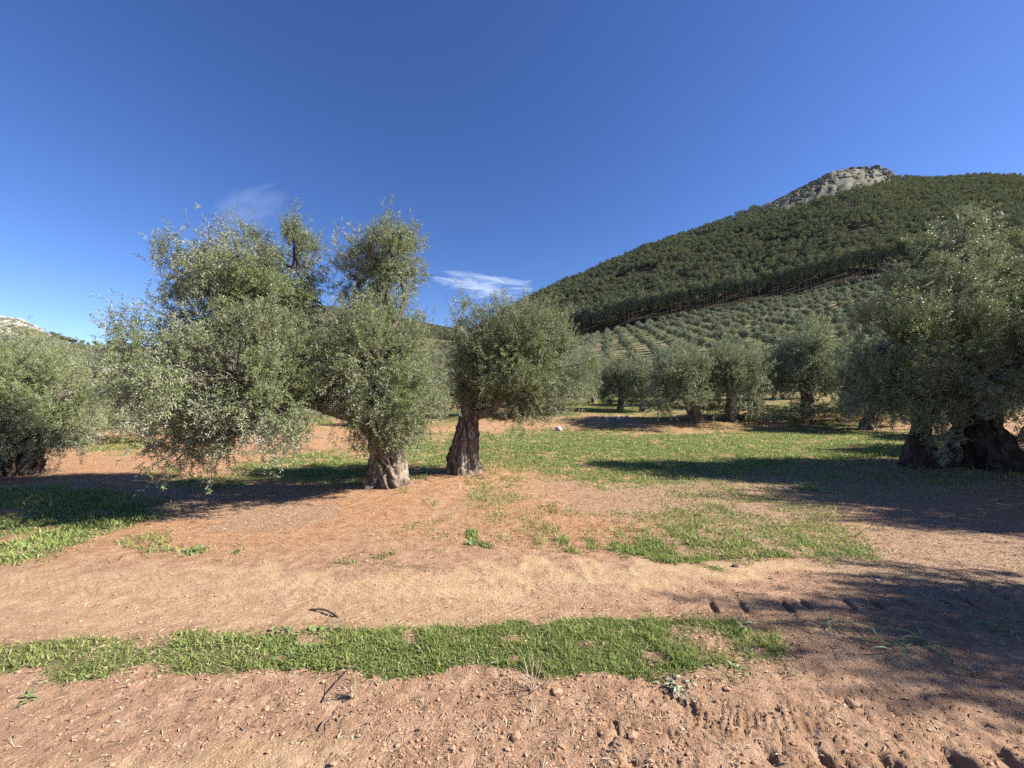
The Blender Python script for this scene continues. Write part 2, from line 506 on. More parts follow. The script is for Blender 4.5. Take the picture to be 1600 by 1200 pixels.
# ------------------------------------------------------------ materials
def mat_ground():
    s = N("soil_and_turf")
    P = s.coord()
    n_big = s.noise(P, 0.9, 4, .6)
    n_mid = s.noise(P, 7, 5, .65)
    n_fin = s.noise(P, 55, 4, .7)
    n_spk = s.noise(s.mapping(P, (1, 1, 1)), 160, 3, .7)
    soil = s.ramp(n_mid, [(.30, (.26, .155, .094)), (.5, (.38, .236, .150)), (.72, (.49, .335, .225))])
    orange = s.ramp(n_mid, [(.28, (.26, .130, .066)), (.5, (.40, .220, .118)), (.75, (.51, .325, .19))])
    palec = s.ramp(n_mid, [(.3, (.42, .285, .16)), (.7, (.56, .41, .245))])
    col = s.mix(s.attr('orange'), soil, orange)
    col = s.mix(s.math('MULTIPLY', s.attr('pale'), .8), col, palec)
    # leaf litter flecks
    vor = s.add("ShaderNodeTexVoronoi", {'Vector': s.mapping(P, (1, 1.7, 1), (0, 0, .5)), 'Scale': 75.0, 'Randomness': 1.0})
    sepc = s.add("ShaderNodeSeparateColor", {0: vor.outputs['Color']})
    fle = s.ramp(sepc.outputs[0], [(.0, (.12, .075, .048)), (.35, (.22, .135, .085)), (.62, (.36, .24, .155)), (.88, (.52, .40, .28)), (.97, (.62, .54, .42))])
    lf = s.math('MULTIPLY', s.attr('litter'), s.math('GREATER_THAN', s.math('ADD', s.math('MULTIPLY', s.attr('litter'), .55), s.noise(P, 34, 5, .85)), .80))
    col = s.mix(s.math('MULTIPLY', lf, .75), col, fle)
    # darker and lighter grains
    col = s.mix(s.math('MULTIPLY', s.math('SUBTRACT', n_spk, .58, clamp=True), 2.2), col, (.62, .50, .37))
    col = s.mix(s.math('MULTIPLY', s.math('SUBTRACT', .45, n_fin, clamp=True), 4.0, clamp=True), col, (.17, .095, .058))
    # moss-low green growth
    gcol = s.ramp(n_fin, [(.3, (.060, .085, .025)), (.55, (.115, .150, .045)), (.8, (.24, .23, .10))])
    gm = s.math('MULTIPLY', s.math('SUBTRACT', s.math('ADD', s.attr('grass'), s.math('MULTIPLY', s.noise(P, 26, 5, .8), .9)), .78, clamp=True), 2.0, clamp=True)
    col = s.mix(gm, col, gcol)
    col = s.mix(s.math('MULTIPLY', s.math('SUBTRACT', n_big, .5), .5, clamp=True), col, (.24, .14, .09))
    h = s.math('ADD', s.math('MULTIPLY', n_fin, .022), s.math('MULTIPLY', n_spk, .010))
    n_crb = s.math('ABSOLUTE', s.math('SUBTRACT', s.noise(P, 24, 5, .75, .8), .5))
    h = s.math('ADD', h, s.math('MULTIPLY', n_crb, .038))
    h = s.math('ADD', h, s.math('MULTIPLY', n_mid, .007))
    sx = s.add("ShaderNodeSeparateXYZ", {0: P})
    yy = s.math('ABSOLUTE', s.math('SUBTRACT', sx.outputs[1], 3.12))
    ph = s.math('ADD', s.math('MULTIPLY', s.math('ADD', sx.outputs[0], s.math('MULTIPLY', yy, 1.3)), 2 * pi / .085), s.math('MULTIPLY', s.noise(P, 6, 2), 5.0))
    trd = s.math('MULTIPLY', s.math('SINE', ph), s.math('LESS_THAN', yy, .48))
    brk = s.math('MULTIPLY', s.math('SUBTRACT', s.noise(P, 2.6, 4, .7), .44, clamp=True), 5, clamp=True)
    h = s.math('ADD', h, s.math('MULTIPLY', s.math('MULTIPLY', trd, brk), .0045))
    bmp = s.add("ShaderNodeBump", {'Height': h, 'Strength': .9, 'Distance': 1.0})
    return s.finish(s.bsdf(col, .95, .1, bmp.outputs[0]))


def mat_slope():
    s = N("hillside_earth")
    P = s.coord()
    n1 = s.noise(P, .05, 5, .6); n2 = s.noise(P, .6, 5, .7); n3 = s.noise(P, .18, 6, .7)
    base = s.ramp(n2, [(.3, (.085, .100, .042)), (.5, (.135, .145, .065)), (.7, (.25, .205, .125))])
    base = s.mix(s.math('MULTIPLY', s.math('SUBTRACT', n1, .5, clamp=True), 5, clamp=True), base, (.36, .25, .16))
    far_ = s.math('MULTIPLY', s.math('SUBTRACT', s.add('ShaderNodeVectorMath', {0: P}, operation='LENGTH').outputs['Value'], 210.0, clamp=True), 1.0)
    base = s.mix(s.math('MULTIPLY', far_, s.math('MULTIPLY', s.math('SUBTRACT', n3, .40, clamp=True), 6, clamp=True)), base, (.070, .078, .042))
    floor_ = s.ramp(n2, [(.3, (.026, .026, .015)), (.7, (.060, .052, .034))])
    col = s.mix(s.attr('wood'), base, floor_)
    rk = s.ramp(n3, [(.38, (.055, .062, .032)), (.48, (.14, .135, .085)), (.56, (.17, .16, .14)), (.72, (.29, .275, .25))])
    xx = s.add('ShaderNodeSeparateXYZ', {0: P}).outputs[0]
    rk = s.mix(s.math('MULTIPLY', s.math('LESS_THAN', xx, -100.0), .75), rk, s.ramp(n3, [(.40, (.08, .09, .05)), (.47, (.42, .40, .36)), (.7, (.66, .63, .58))]))
    col = s.mix(s.attr('rock'), col, rk)
    bmp = s.add("ShaderNodeBump", {'Height': n2, 'Strength': .6, 'Distance': 1.5})
    return s.finish(s.bsdf(col, .95, .1, bmp.outputs[0]))


def mat_leaf(name, top, under, trans, yellow=(.22, .24, .06), rough=.5, spec=.45, var=.35, hueamt=.25, patch=None):
    s = N(name)
    g = s.add("ShaderNodeNewGeometry")
    rnd = g.outputs['Random Per Island']
    a = s.mix(s.math('MULTIPLY', rnd, var * 1.6), top, tuple(min(1, c * 1.7) for c in top))
    a = s.mix(s.math('MULTIPLY', s.math('GREATER_THAN', rnd, .93), .7), a, yellow)
    u = s.mix(rnd, tuple(c * .75 for c in under), under)
    c = s.mix(g.outputs['Backfacing'], a, u)
    oi = s.add('ShaderNodeObjectInfo').outputs['Random']
    c = s.mix(s.math('MULTIPLY', oi, hueamt), c, s.mix(1.0, c, (.62, .70, .80), 'MULTIPLY'))
    c = s.mix(s.math('MULTIPLY', s.math('FRACT', s.math('MULTIPLY', oi, 7.3)), hueamt), c, s.mix(1.0, c, (1.35, 1.15, .85), 'MULTIPLY'))
    if patch:
        sc_, pc_, th_, k_ = patch
        pn = s.noise(g.outputs['Position'], sc_, 3, .6)
        c = s.mix(s.math('MULTIPLY', s.math('SUBTRACT', pn, th_, clamp=True), k_, clamp=True), c, pc_)
    b = s.bsdf(c, rough, spec)
    t = s.add("ShaderNodeBsdfTranslucent", {'Color': s.mix(.5, c, (.26, .34, .07))})
    m = s.add("ShaderNodeMixShader", {0: trans, 1: b.outputs[0], 2: t.outputs[0]})
    return s.finish(m)


def mat_bark(name, dark, mid, light, sc=1.0):
    s = N(name)
    P = s.coord()
    st = s.mapping(P, (1, 1, .28))
    n1 = s.noise(st, 9 * sc, 6, .68, .6); n2 = s.noise(st, 38 * sc, 4, .7); n3 = s.noise(P, 2.2 * sc, 4, .6)
    c = s.ramp(n1, [(.30, dark), (.5, mid), (.70, light)])
    c = s.mix(s.math('MULTIPLY', s.math('SUBTRACT', n3, .52, clamp=True), 3, clamp=True), c, tuple(.6 * q for q in mid))
    h = s.math('ADD', s.math('MULTIPLY', n1, .05), s.math('MULTIPLY', n2, .018))
    b = s.add("ShaderNodeBump", {'Height': h, 'Strength': 1.0, 'Distance': 1.0})
    return s.finish(s.bsdf(c, .92, .15, b.outputs[0]))


def mat_simple(name, pts, scale=20, rough=.85, spec=.2, bump=.0, island=False):
    s = N(name)
    P = s.coord()
    f = s.add("ShaderNodeNewGeometry").outputs['Random Per Island'] if island else s.noise(P, scale, 5, .65)
    c = s.ramp(f, pts)
    nrm = None
    if bump:
        nrm = s.add("ShaderNodeBump", {'Height': s.noise(P, scale * 2, 5, .7), 'Strength': .8, 'Distance': bump}).outputs[0]
    return s.finish(s.bsdf(c, rough, spec, nrm))


M_GROUND = mat_ground()
M_SLOPE = mat_slope()
M_OLIVE = mat_leaf("olive_leaf", (.118, .152, .060), (.38, .40, .30), .18, var=.5)
M_OLIVE_MID = mat_leaf("olive_leaf_mid", (.135, .160, .075), (.38, .40, .30), .16, var=.5)
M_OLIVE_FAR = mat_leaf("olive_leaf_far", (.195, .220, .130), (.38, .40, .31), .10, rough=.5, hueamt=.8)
M_PINE = mat_leaf("pine_needles", (.215, .240, .165), (.22, .24, .17), .12, yellow=(.14, .15, .07), rough=.6, spec=.2, var=.6, hueamt=1.0, patch=(.022, (.17, .155, .105), .5, 3.0))
M_BARK_SHADED = mat_bark("old_olive_bark_shaded", (.014, .011, .009), (.060, .046, .036), (.16, .13, .105))  # olive bark with shade painted in, for the right and left-edge trunks
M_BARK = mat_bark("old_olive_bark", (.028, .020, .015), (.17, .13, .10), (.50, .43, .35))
M_TWIG = mat_bark("olive_twig_bark", (.06, .05, .038), (.15, .125, .10), (.28, .25, .21), 3)
M_PBARK = mat_bark("pine_bark", (.035, .027, .021), (.075, .057, .044), (.15, .115, .09))
M_GRASS = mat_leaf("grass_blade", (.205, .255, .082), (.24, .29, .10), .38, yellow=(.46, .40, .22), rough=.5, spec=.3, var=.6, patch=(5.0, (.34, .31, .13), .50, 3.2))
M_STRAW = mat_simple("dry_litter", [(0, (.11, .075, .05)), (.35, (.22, .155, .105)), (.6, (.40, .30, .20)), (.85, (.42, .33, .23)), (1, (.50, .42, .31))], island=True)
M_CLOD = mat_simple("soil_clod", [(.3, (.30, .17, .105)), (.5, (.42, .25, .16)), (.75, (.54, .35, .235))], 30, .95, .05, .01)
M_STONE = mat_simple("pale_stone", [(.3, (.34, .30, .25)), (.55, (.50, .46, .40)), (.8, (.62, .58, .52))], 14, .9, .15, .02)
M_DARKSTONE = mat_simple("brown_stone", [(.3, (.12, .09, .07)), (.7, (.24, .18, .14))], 20, .9, .15, .02)
M_CRAG = mat_simple("crag_limestone", [(.38, (.06, .058, .052)), (.5, (.14, .133, .12)), (.72, (.29, .275, .25))], .35, .95, .1, .5)
M_STICK = mat_simple("dead_wood", [(.3, (.09, .06, .045)), (.7, (.21, .15, .11))], 30, .9, .1, .004)
M_DRY = mat_simple("dry_stalk", [(0, (.26, .19, .13)), (.6, (.42, .33, .24)), (1, (.58, .50, .38))], island=True)
M_WEED = mat_leaf("weed_leaf", (.14, .20, .070), (.18, .24, .11), .25, rough=.45)
M_THIST = mat_leaf("thistle_leaf", (.21, .24, .16), (.30, .32, .24), .12, yellow=(.2, .25, .15))
M_CAREX = mat_leaf("strap_leaf", (.13, .20, .085), (.24, .31, .19), .2)

# ------------------------------------------------------------ ground sheets
i60 = int(np.searchsorted(RR, 60))
ground = polar_sheet("ground", 0, i60, M_GROUND)
azc = np.concatenate([front, back])
is_mtn = (azc >= -2.0) & (azc < 84)
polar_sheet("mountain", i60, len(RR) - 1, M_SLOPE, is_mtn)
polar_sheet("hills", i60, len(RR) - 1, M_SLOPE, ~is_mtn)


# ------------------------------------------------------------ vegetation builders
def unit(v):
    return v / np.maximum(np.linalg.norm(v, axis=-1, keepdims=True), 1e-9)


def tube(path, radii, sides=8, flute=None, cap=True):
    """swept tube with optional radius modulation flute(theta, t, pos) -> factor"""
    path = np.asarray(path, float); n = len(path)
    T = np.gradient(path, axis=0); T = unit(T)
    ref = np.array([0.0, 1.0, 0.0]) if abs(T[0][1]) < .9 else np.array([1.0, 0, 0])
    U = []
    u = unit(np.cross(T[0], ref))
    for i in range(n):
        u = unit(u - T[i] * np.dot(u, T[i])); U.append(u)
    U = np.array(U); W = np.cross(T, U)
    th = np.linspace(0, 2 * pi, sides, endpoint=False)
    R = np.asarray(radii, float)[:, None] * np.ones((1, sides))
    pos = path[:, None] + R[..., None] * (np.cos(th)[None, :, None] * U[:, None] + np.sin(th)[None, :, None] * W[:, None])
    if flute is not None:
        k = flute(th[None, :] + 0 * R, np.linspace(0, 1, n)[:, None] + 0 * R, pos)
        pos = path[:, None] + (R * k)[..., None] * (np.cos(th)[None, :, None] * U[:, None] + np.sin(th)[None, :, None] * W[:, None])
    V = pos.reshape(-1, 3)
    i = np.arange(n - 1)[:, None] * sides; j = np.arange(sides)[None]; j2 = (j + 1) % sides
    Q = np.stack([i + j, i + j2, i + sides + j2, i + sides + j], -1).reshape(-1, 4)
    tri = []
    if cap:
        V = np.vstack([V, path[-1:] + T[-1] * radii[-1] * .4])
        c = len(V) - 1; b = (n - 1) * sides
        tri = [(b + k, b + (k + 1) % sides, c) for k in range(sides)]
    return V, Q, np.array(tri, int).reshape(-1, 3)


class Bag:
    def __init__(s):
        s.V = []; s.Q = []; s.T = []; s.n = 0

    def add(s, V, Q=None, T=None):
        s.V.append(V)
        if Q is not None and len(Q): s.Q.append(np.asarray(Q) + s.n)
        if T is not None and len(T): s.T.append(np.asarray(T) + s.n)
        s.n += len(V)

    def mesh(s, name, mat, smooth=True):
        f = []
        if s.Q: f.append(np.vstack(s.Q))
        if s.T: f.append(np.vstack(s.T))
        return make_mesh(name, np.vstack(s.V), f, mat, smooth=smooth)


def spline(pts, n):
    pts = np.asarray(pts, float)
    t = np.linspace(0, len(pts) - 1, n)
    i = np.clip(np.floor(t).astype(int), 0, len(pts) - 2); f = (t - i)[:, None]
    P = lambda k: pts[np.clip(k, 0, len(pts) - 1)]
    p0, p1, p2, p3 = P(i - 1), P(i), P(i + 1), P(i + 2)
    return .5 * (2 * p1 + (p2 - p0) * f + (2 * p0 - 5 * p1 + 4 * p2 - p3) * f ** 2 + (3 * p1 - p0 - 3 * p2 + p3) * f ** 3)


def leaves(pos, d, L, W, rng, per, up=0.15):
    """shoots at pos with direction d (n,3), each bearing 'per' leaves of length L; returns verts, tris"""
    n = len(pos)
    slen = rng.uniform(.65, 1.35, n)[:, None] * per * L * .20
    t = (np.arange(per) + rng.uniform(-.3, .3, (n, per)) + .6) / per
    ref = unit(rng.normal(size=(n, 3)))
    e1 = unit(np.cross(d, ref)); e2 = np.cross(d, e1)
    k = np.arange(per)
    side = np.where((k % 4 < 2)[None, :, None], e1[:, None], e2[:, None]) * np.where(k % 2, 1, -1)[None, :, None]
    bend = rng.normal(scale=.28, size=(n, 3)); bend[:, 2] += up
    base = pos[:, None] + d[:, None] * (t * slen)[..., None] + bend[:, None] * ((t ** 2) * slen)[..., None] * .6
    ld = unit(d[:, None] * rng.uniform(.4, 1.0, (n, per))[..., None] + side * .85 + rng.normal(scale=.22, size=(n, per, 3)))
    nn = d[:, None] + rng.normal(scale=.35, size=(n, per, 3)) + np.array([0, 0, .35])
    nn = unit(nn - ld * np.sum(nn * ld, -1, keepdims=True))
    wv = np.cross(nn, ld)
    ll = L * rng.uniform(.65, 1.2, (n, per))[..., None]; ww = W * rng.uniform(.75, 1.2, (n, per))[..., None]
    base = base.reshape(-1, 3); ld = ld.reshape(-1, 3); nn = nn.reshape(-1, 3); wv = wv.reshape(-1, 3); ll = ll.reshape(-1, 1); ww = ww.reshape(-1, 1)
    m = base + ld * ll * .5 + nn * ll * .05
    a = base; b = m + wv * ww * .5 + nn * ww * .12; c = base + ld * ll - nn * ll * .05; e = m - wv * ww * .5 + nn * ww * .12
    V = np.stack([a, e, c, b], 1).reshape(-1, 3)
    o = np.arange(len(a))[:, None] * 4
    T = np.concatenate([o + np.array([[0, 1, 2]]), o + np.array([[0, 2, 3]])])
    return V, T


LEADERS = []


def crown(lobes, rng, tips_per_m2=11, shoots=20, per=16, L=.055, W=.013, spread=.115, feather=.4):
    """lobes: (centre, radii, density); gives leaf mesh arrays plus the tips"""
    Ps = []; Ds = []; TP = []; TL = []
    LEADERS.clear()
    for li, (c, rad, dens) in enumerate(lobes):
        c = np.array(c, float); rad = np.array(rad, float)
        area = 4 * pi * (np.mean(rad ** 1.6)) ** (2 / 1.6)
        nt = max(5, int(area * tips_per_m2 * dens))
        u = unit(rng.normal(size=(nt, 3)))
        fr = rng.random(nt) ** .30
        lump = 1 + .30 * fbm(u[:, 0] * 2.2 + li * 7, u[:, 1] * 2.2, u[:, 2] * 2.2, 2, 5 + li)
        tp = c + u * rad * (fr * lump)[:, None]
        out = unit(u / rad)
        TP.append(tp); TL += [li] * nt
        k = rng.poisson(shoots * (.5 + 1.3 * rng.random(nt)))
        idx = np.repeat(np.arange(nt), k)
        h = u[idx, 2]
        sp = spread * (.7 + .6 * rng.random(nt))[idx]
        p = tp[idx] + rng.normal(size=(len(idx), 3)) * sp[:, None]
        d = out[idx] * .75 + rng.normal(scale=.42, size=(len(idx), 3))
        d[:, 2] += np.where(h > -.1, .55 * (h + .3), .85 * h + .05)
        Ps.append(p); Ds.append(unit(d))
        # long leaders that feather the outline
        nf = int(nt * feather)
        if nf:
            j = rng.integers(0, nt, nf)
            u0 = tp[j] - out[j] * .05; u1 = tp[j] + out[j] * .57 * rad.mean() * .5; u1[:, 2] += .24 * (u[j, 2] > .05)
            LEADERS.append(np.stack([u0, (u0 + u1) / 2 - [0, 0, .01], u1], 1))
            for s in range(5):
                q = tp[j] + out[j] * (.05 + .13 * s) * rad.mean() * .5
                q[:, 2] += .06 * s * (u[j, 2] > .05) - .07 * s * (u[j, 2] < -.3)
                Ps.append(q + rng.normal(scale=.02 + .01 * s, size=q.shape)); dd = out[j] + rng.normal(scale=.25, size=q.shape)
                dd[:, 2] += .5 * np.sign(u[j, 2])
                Ds.append(unit(dd))
    P_ = np.vstack(Ps); D_ = np.vstack(Ds)
    keep = P_[:, 2] > .12
    V, T = leaves(P_[keep], D_[keep], L, W, rng, per)
    return V, T, np.vstack(TP), np.array(TL), P_[keep], D_[keep]


def limb_net(bag, starts, lobes, tips, tl, rng, r0=.07, sides=6, frac=1.0):
    for ld in LEADERS:
        for q in ld:
            V, Q, T = tube(q, [.006, .0045, .002], 3)
            bag.add(V, Q, T)
    for li, (c, rad, dens) in enumerate(lobes):
        s = np.array(starts[li % len(starts)], float); c = np.array(c, float)
        mid = s + (c - s) * .5 + rng.normal(scale=.10, size=3) + np.array([0, 0, .06])
        main = spline([s, mid, c], 14)
        V, Q, T = tube(main, np.linspace(r0, r0 * .14, 14), sides + 2, lambda th, t, p: 1 + .16 * noise(p[..., 0] * 9, p[..., 1] * 9, p[..., 2] * 5, 9))
        bag.add(V, Q, T)
        tt = tips[tl == li]
        for tp in tt[: int(len(tt) * frac)]:
            # leave the limb at the point nearest below the tip
            dd = np.linalg.norm(main - tp, axis=1) + rng.uniform(0, .35, len(main))
            b = main[2 + np.argmin(dd[2:])]
            m1 = b + (tp - b) * .5 + rng.normal(scale=.05, size=3) + np.array([0, 0, .04])
            V, Q, T = tube(spline([b, m1, tp], 5), np.linspace(r0 * .22, .005, 5), 4)
            bag.add(V, Q, T)


def old_trunk(bag, path, radii, seed, sides=96, rows=64, flare=.45, toes=6, twist=1.3, folds=5, depth=.22, hollow=None):
    p = spline(path, rows)
    r = np.interp(np.linspace(0, 1, rows), np.linspace(0, 1, len(radii)), radii)

    def fl(th, t, pos):
        a = th + twist * t + .5 * noise(pos[..., 0] * 2, pos[..., 1] * 2, pos[..., 2] * 2, seed)
        ridge = np.abs(np.sin(a * folds / 2 + 1.3 * noise(np.cos(th) * 1.5 + 5, np.sin(th) * 1.5 + t * 2.5, seed=seed + 1)))
        ridge2 = np.abs(np.sin(a * folds * 1.5 + 2.0 * noise(np.cos(th) * 2 + 5, np.sin(th) * 2 + t * 4, seed=seed + 2)))
        k = 1 + 1.5 * depth * (np.sqrt(ridge + .01) - .78) + .7 * depth * (np.sqrt(ridge2 + .01) - .78)
        k += .22 * (np.abs(noise(pos[..., 0] * 9, pos[..., 1] * 9, pos[..., 2] * 3, seed + 3)) - .35)
        k += .12 * (np.abs(noise(pos[..., 0] * 24, pos[..., 1] * 24, pos[..., 2] * 8, seed + 5)) - .35)
        k += .02 * noise(pos[..., 0] * 60, pos[..., 1] * 60, pos[..., 2] * 20, seed + 6)
        e = np.exp(-t * 7)
        k += flare * e * (.45 + .55 * np.cos(toes * th + seed) + .35 * noise(np.cos(th) * 2 + 9, np.sin(th) * 2 + t, seed=seed + 7))
        k += .16 * noise(np.cos(th) * 1.5 + 7, np.sin(th) * 1.5 + t * 4, seed=seed + 9)
        if hollow:
            ht, hz, w, hh, dd = hollow
            da = np.arctan2(np.sin(th - ht), np.cos(th - ht))
            k -= dd * np.exp(-(da / w) ** 4 - ((t - hz) / hh) ** 4)
        return np.maximum(k, .15)
    V, Q, T = tube(p, r, sides, fl)
    bag.add(V, Q, T)
    return p


OL = dict(category="olive tree")


def sprout_leaves(centres, rng, n, L=.055, W=.013, spread=.1):
    c = np.repeat(np.array(centres, float), n, 0)
    p = c + rng.normal(scale=spread, size=c.shape)
    d = unit(rng.normal(size=c.shape) + np.array([0, 0, .7]))
    return leaves(p, d, L, W, rng, 12)


def hero_tree(base, label, trunk_fn, lobes_px, seed, starts, tips=11, shoots=20, per=16, L=.055, W=.013, r0=.07, name="olive_tree", extra=None, netfrac=.8, bark=None):
    """lobes_px: (px, py, depth, rx_px, ry_px, rdepth_m, density) in world placement"""
    bark = bark or M_BARK
    rng = np.random.default_rng(seed)
    b = np.array([base[0], base[1], gz(base[0], base[1])])
    root = empty(name, b, label=label, **OL)
    lobes = []
    for (px, py, Y, rx, ry, rd, de) in lobes_px:
        lobes.append((pw(px, py, Y) - b, (rx / F * Y, rd, ry / F * Y), de))
    V, T, tp, tl, _, _ = crown(lobes, rng, tips, shoots, per, L, W)
    if extra is not None:
        V2, T2 = sprout_leaves(extra, rng, 40, L, W)
        T = np.vstack([T, T2 + len(V)]); V = np.vstack([V, V2])
    link("crown", make_mesh("crown", V, [T], M_OLIVE), root)
    bag = Bag(); trunk_fn(bag)
    link("trunk", bag.mesh("trunk", bark), root)
    bag = Bag(); limb_net(bag, starts, lobes, tp, tl, rng, r0, frac=netfrac)
    link("branches", bag.mesh("branches", M_TWIG), root, kind="stuff")
    return root


# ---- the big olive left of centre
def trunk_a(bag):
    old_trunk(bag, [(0.05, 0, -.12), (0.03, 0, .25), (0.0, .0, .55), (-.03, .02, .95)], [.36, .30, .265, .22], 3, flare=.42, toes=5, folds=6, depth=.30, hollow=(3.35, .45, .42, .22, .5))
    old_trunk(bag, [(.16, -.02, -.12), (.17, -.02, .2), (.15, 0, .5), (.12, .05, .95), (.16, .08, 1.5)], [.22, .19, .16, .12, .10], 13, flare=.40, toes=4, folds=4, depth=.3, sides=56)
    old_trunk(bag, [(-.20, -.10, -.10), (-.19, -.08, .12), (-.15, -.05, .38)], [.17, .13, .06], 23, flare=.25, toes=4, folds=4, depth=.35, sides=48, rows=30)
    old_trunk(bag, [(-.05, 0, .70), (-.32, 0, .98), (-.62, -.02, 1.18), (-1.0, -.06, 1.32), (-1.5, -.1, 1.5)], [.17, .135, .11, .10, .08], 33, flare=0, toes=3, folds=3, depth=.15, sides=32)
    old_trunk(bag, [(-.02, .02, .8), (0, .05, 1.4), (.02, .05, 2.1), (.0, .05, 2.8)], [.18, .11, .08, .05], 43, flare=0, toes=3, folds=3, depth=.15, sides=24)


hero_tree((-2.2, 6.75), "broad many-lobed olive tree with pale fluted hollow trunk, left of centre", trunk_a, [
    (398, 480, 6.3, 72, 72, 1.05, 1.0), (335, 505, 6.2, 62, 58, 1.0, .9), (458, 415, 6.5, 32, 58, .6, 1.1), (372, 402, 6.4, 44, 40, .6, 1.1), (290, 430, 6.3, 38, 40, .5, .85), (420, 450, 6.4, 60, 60, .8, 1.0),
    (285, 570, 5.9, 76, 66, 1.0, .9), (370, 590, 5.4, 112, 92, 1.0, 1.15), (425, 635, 5.2, 62, 62, .6, .9), (300, 690, 5.4, 48, 52, .5, .75), (330, 650, 5.4, 60, 50, .7, .8),
    (600, 418, 6.9, 58, 50, .65, 1.15), (556, 436, 6.9, 40, 38, .5, .9), (612, 402, 6.9, 38, 40, .4, .95),
    (590, 560, 6.4, 88, 66, 1.0, 1.1), (640, 610, 6.5, 62, 62, .8, .95), (592, 622, 6.1, 52, 46, .7, 1.0), (495, 560, 6.5, 55, 62, .8, .9), (600, 490, 6.8, 56, 36, .7, .7), (620, 665, 6.3, 50, 26, .5, .8)],
    11, [(-.9, -.05, 1.28), (-1.3, -.1, 1.42), (-.1, 0, 1.9), (-1.1, 0, 1.35), (-1.0, 0, 1.35), (-1.4, -.1, 1.45), (-1.4, -.1, 1.45), (-1.4, -.1, 1.45), (-1.4, -.1, 1.45), (-1.4, -.1, 1.45), (-1.4, -.1, 1.45),
         (0, .05, 2.6), (0, .05, 2.6), (0, .05, 2.6), (.0, .05, 1.4), (.14, .07, 1.3), (0, .05, 1.2), (-.6, 0, 1.2), (0, .05, 2.0), (.1, .05, 1.0)],
    tips=6.6, shoots=23, per=15, extra=[(.05, -.3, .85), (.2, -.3, .8), (-.15, -.3, .9), (.25, -.25, .6), (-.3, -.3, .95), (.05, -.28, .7)])


# ---- the smaller leaning olive beside it
def trunk_b(bag):
    old_trunk(bag, [(-.02, 0, -.12), (-.02, 0, .3), (.05, 0, .7), (.08, 0, 1.0), (.02, 0, 1.28)], [.33, .285, .22, .19, .14], 53, flare=.30, toes=6, folds=7, depth=.28)
    old_trunk(bag, [(.05, 0, .95), (.14, 0, 1.12), (.36, -.03, 1.16), (.62, -.05, 1.28), (.95, -.1, 1.7)], [.16, .12, .085, .065, .05], 63, flare=0, toes=3, folds=3, depth=.12, sides=28)
    old_trunk(bag, [(.3, 0, 1.12), (.52, 0, 1.12), (.80, 0, 1.05), (1.0, 0, 1.12)], [.06, .05, .04, .03], 64, flare=0, toes=3, folds=3, depth=.12, sides=16)
    old_trunk(bag, [(.02, 0, 1.1), (-.08, .02, 1.5), (-.05, .05, 2.0), (0, .05, 2.5)], [.13, .09, .07, .05], 73, flare=0, toes=3, folds=3, depth=.12, sides=24)


hero_tree((-.96, 7.75), "compact leaning olive tree with furrowed brown trunk, between the wide olive and open grass", trunk_b, [
    (800, 560, 7.8, 82, 66, 1.0, 1.05), (850, 520, 7.9, 52, 40, .8, .9), (755, 545, 7.8, 48, 50, .7, .85), (722, 492, 7.9, 17, 22, .25, .7), (870, 575, 7.8, 40, 48, .7, .85),
    (800, 610, 7.6, 76, 42, .8, 1.0), (850, 640, 7.6, 34, 26, .5, .7), (735, 600, 7.9, 34, 40, .6, .8), (800, 500, 8.0, 40, 26, .6, .6)],
    17, [(.6, 0, 1.3), (.9, 0, 1.6), (-.05, .05, 2.0), (0, .05, 2.2), (.9, -.1, 1.6), (.6, 0, 1.3), (.9, 0, 1.1), (-.05, 0, 1.6), (0, 0, 2.3)], tips=6.6, shoots=23, per=15)


# ---- the large shaded olive on the right
def trunk_c(bag):
    old_trunk(bag, [(.05, 0, -.15), (.02, 0, .3), (-.02, .05, .8), (.0, .1, 1.4), (.05, .1, 2.0)], [.66, .46, .36, .30, .22], 83, flare=.55, toes=6, folds=6, depth=.26)
    old_trunk(bag, [(-1.18, .12, -.12), (-1.16, .12, .3), (-1.12, .12, .7), (-.95, .15, 1.2), (-.8, .1, 1.8)], [.30, .23, .19, .16, .11], 93, flare=.4, toes=4, folds=4, depth=.25, sides=48)
    old_trunk(bag, [(-.75, .05, -.12), (-.62, .05, .1), (-.45, .05, .25), (-.2, .05, .4)], [.20, .16, .15, .12], 94, flare=.2, toes=4, folds=4, depth=.25, sides=36)
    old_trunk(bag, [(0, .1, 1.3), (-.35, .1, 1.9), (-.55, 0, 2.6), (-.4, 0, 3.3)], [.2, .13, .09, .06], 95, flare=0, toes=3, folds=3, depth=.12, sides=20)


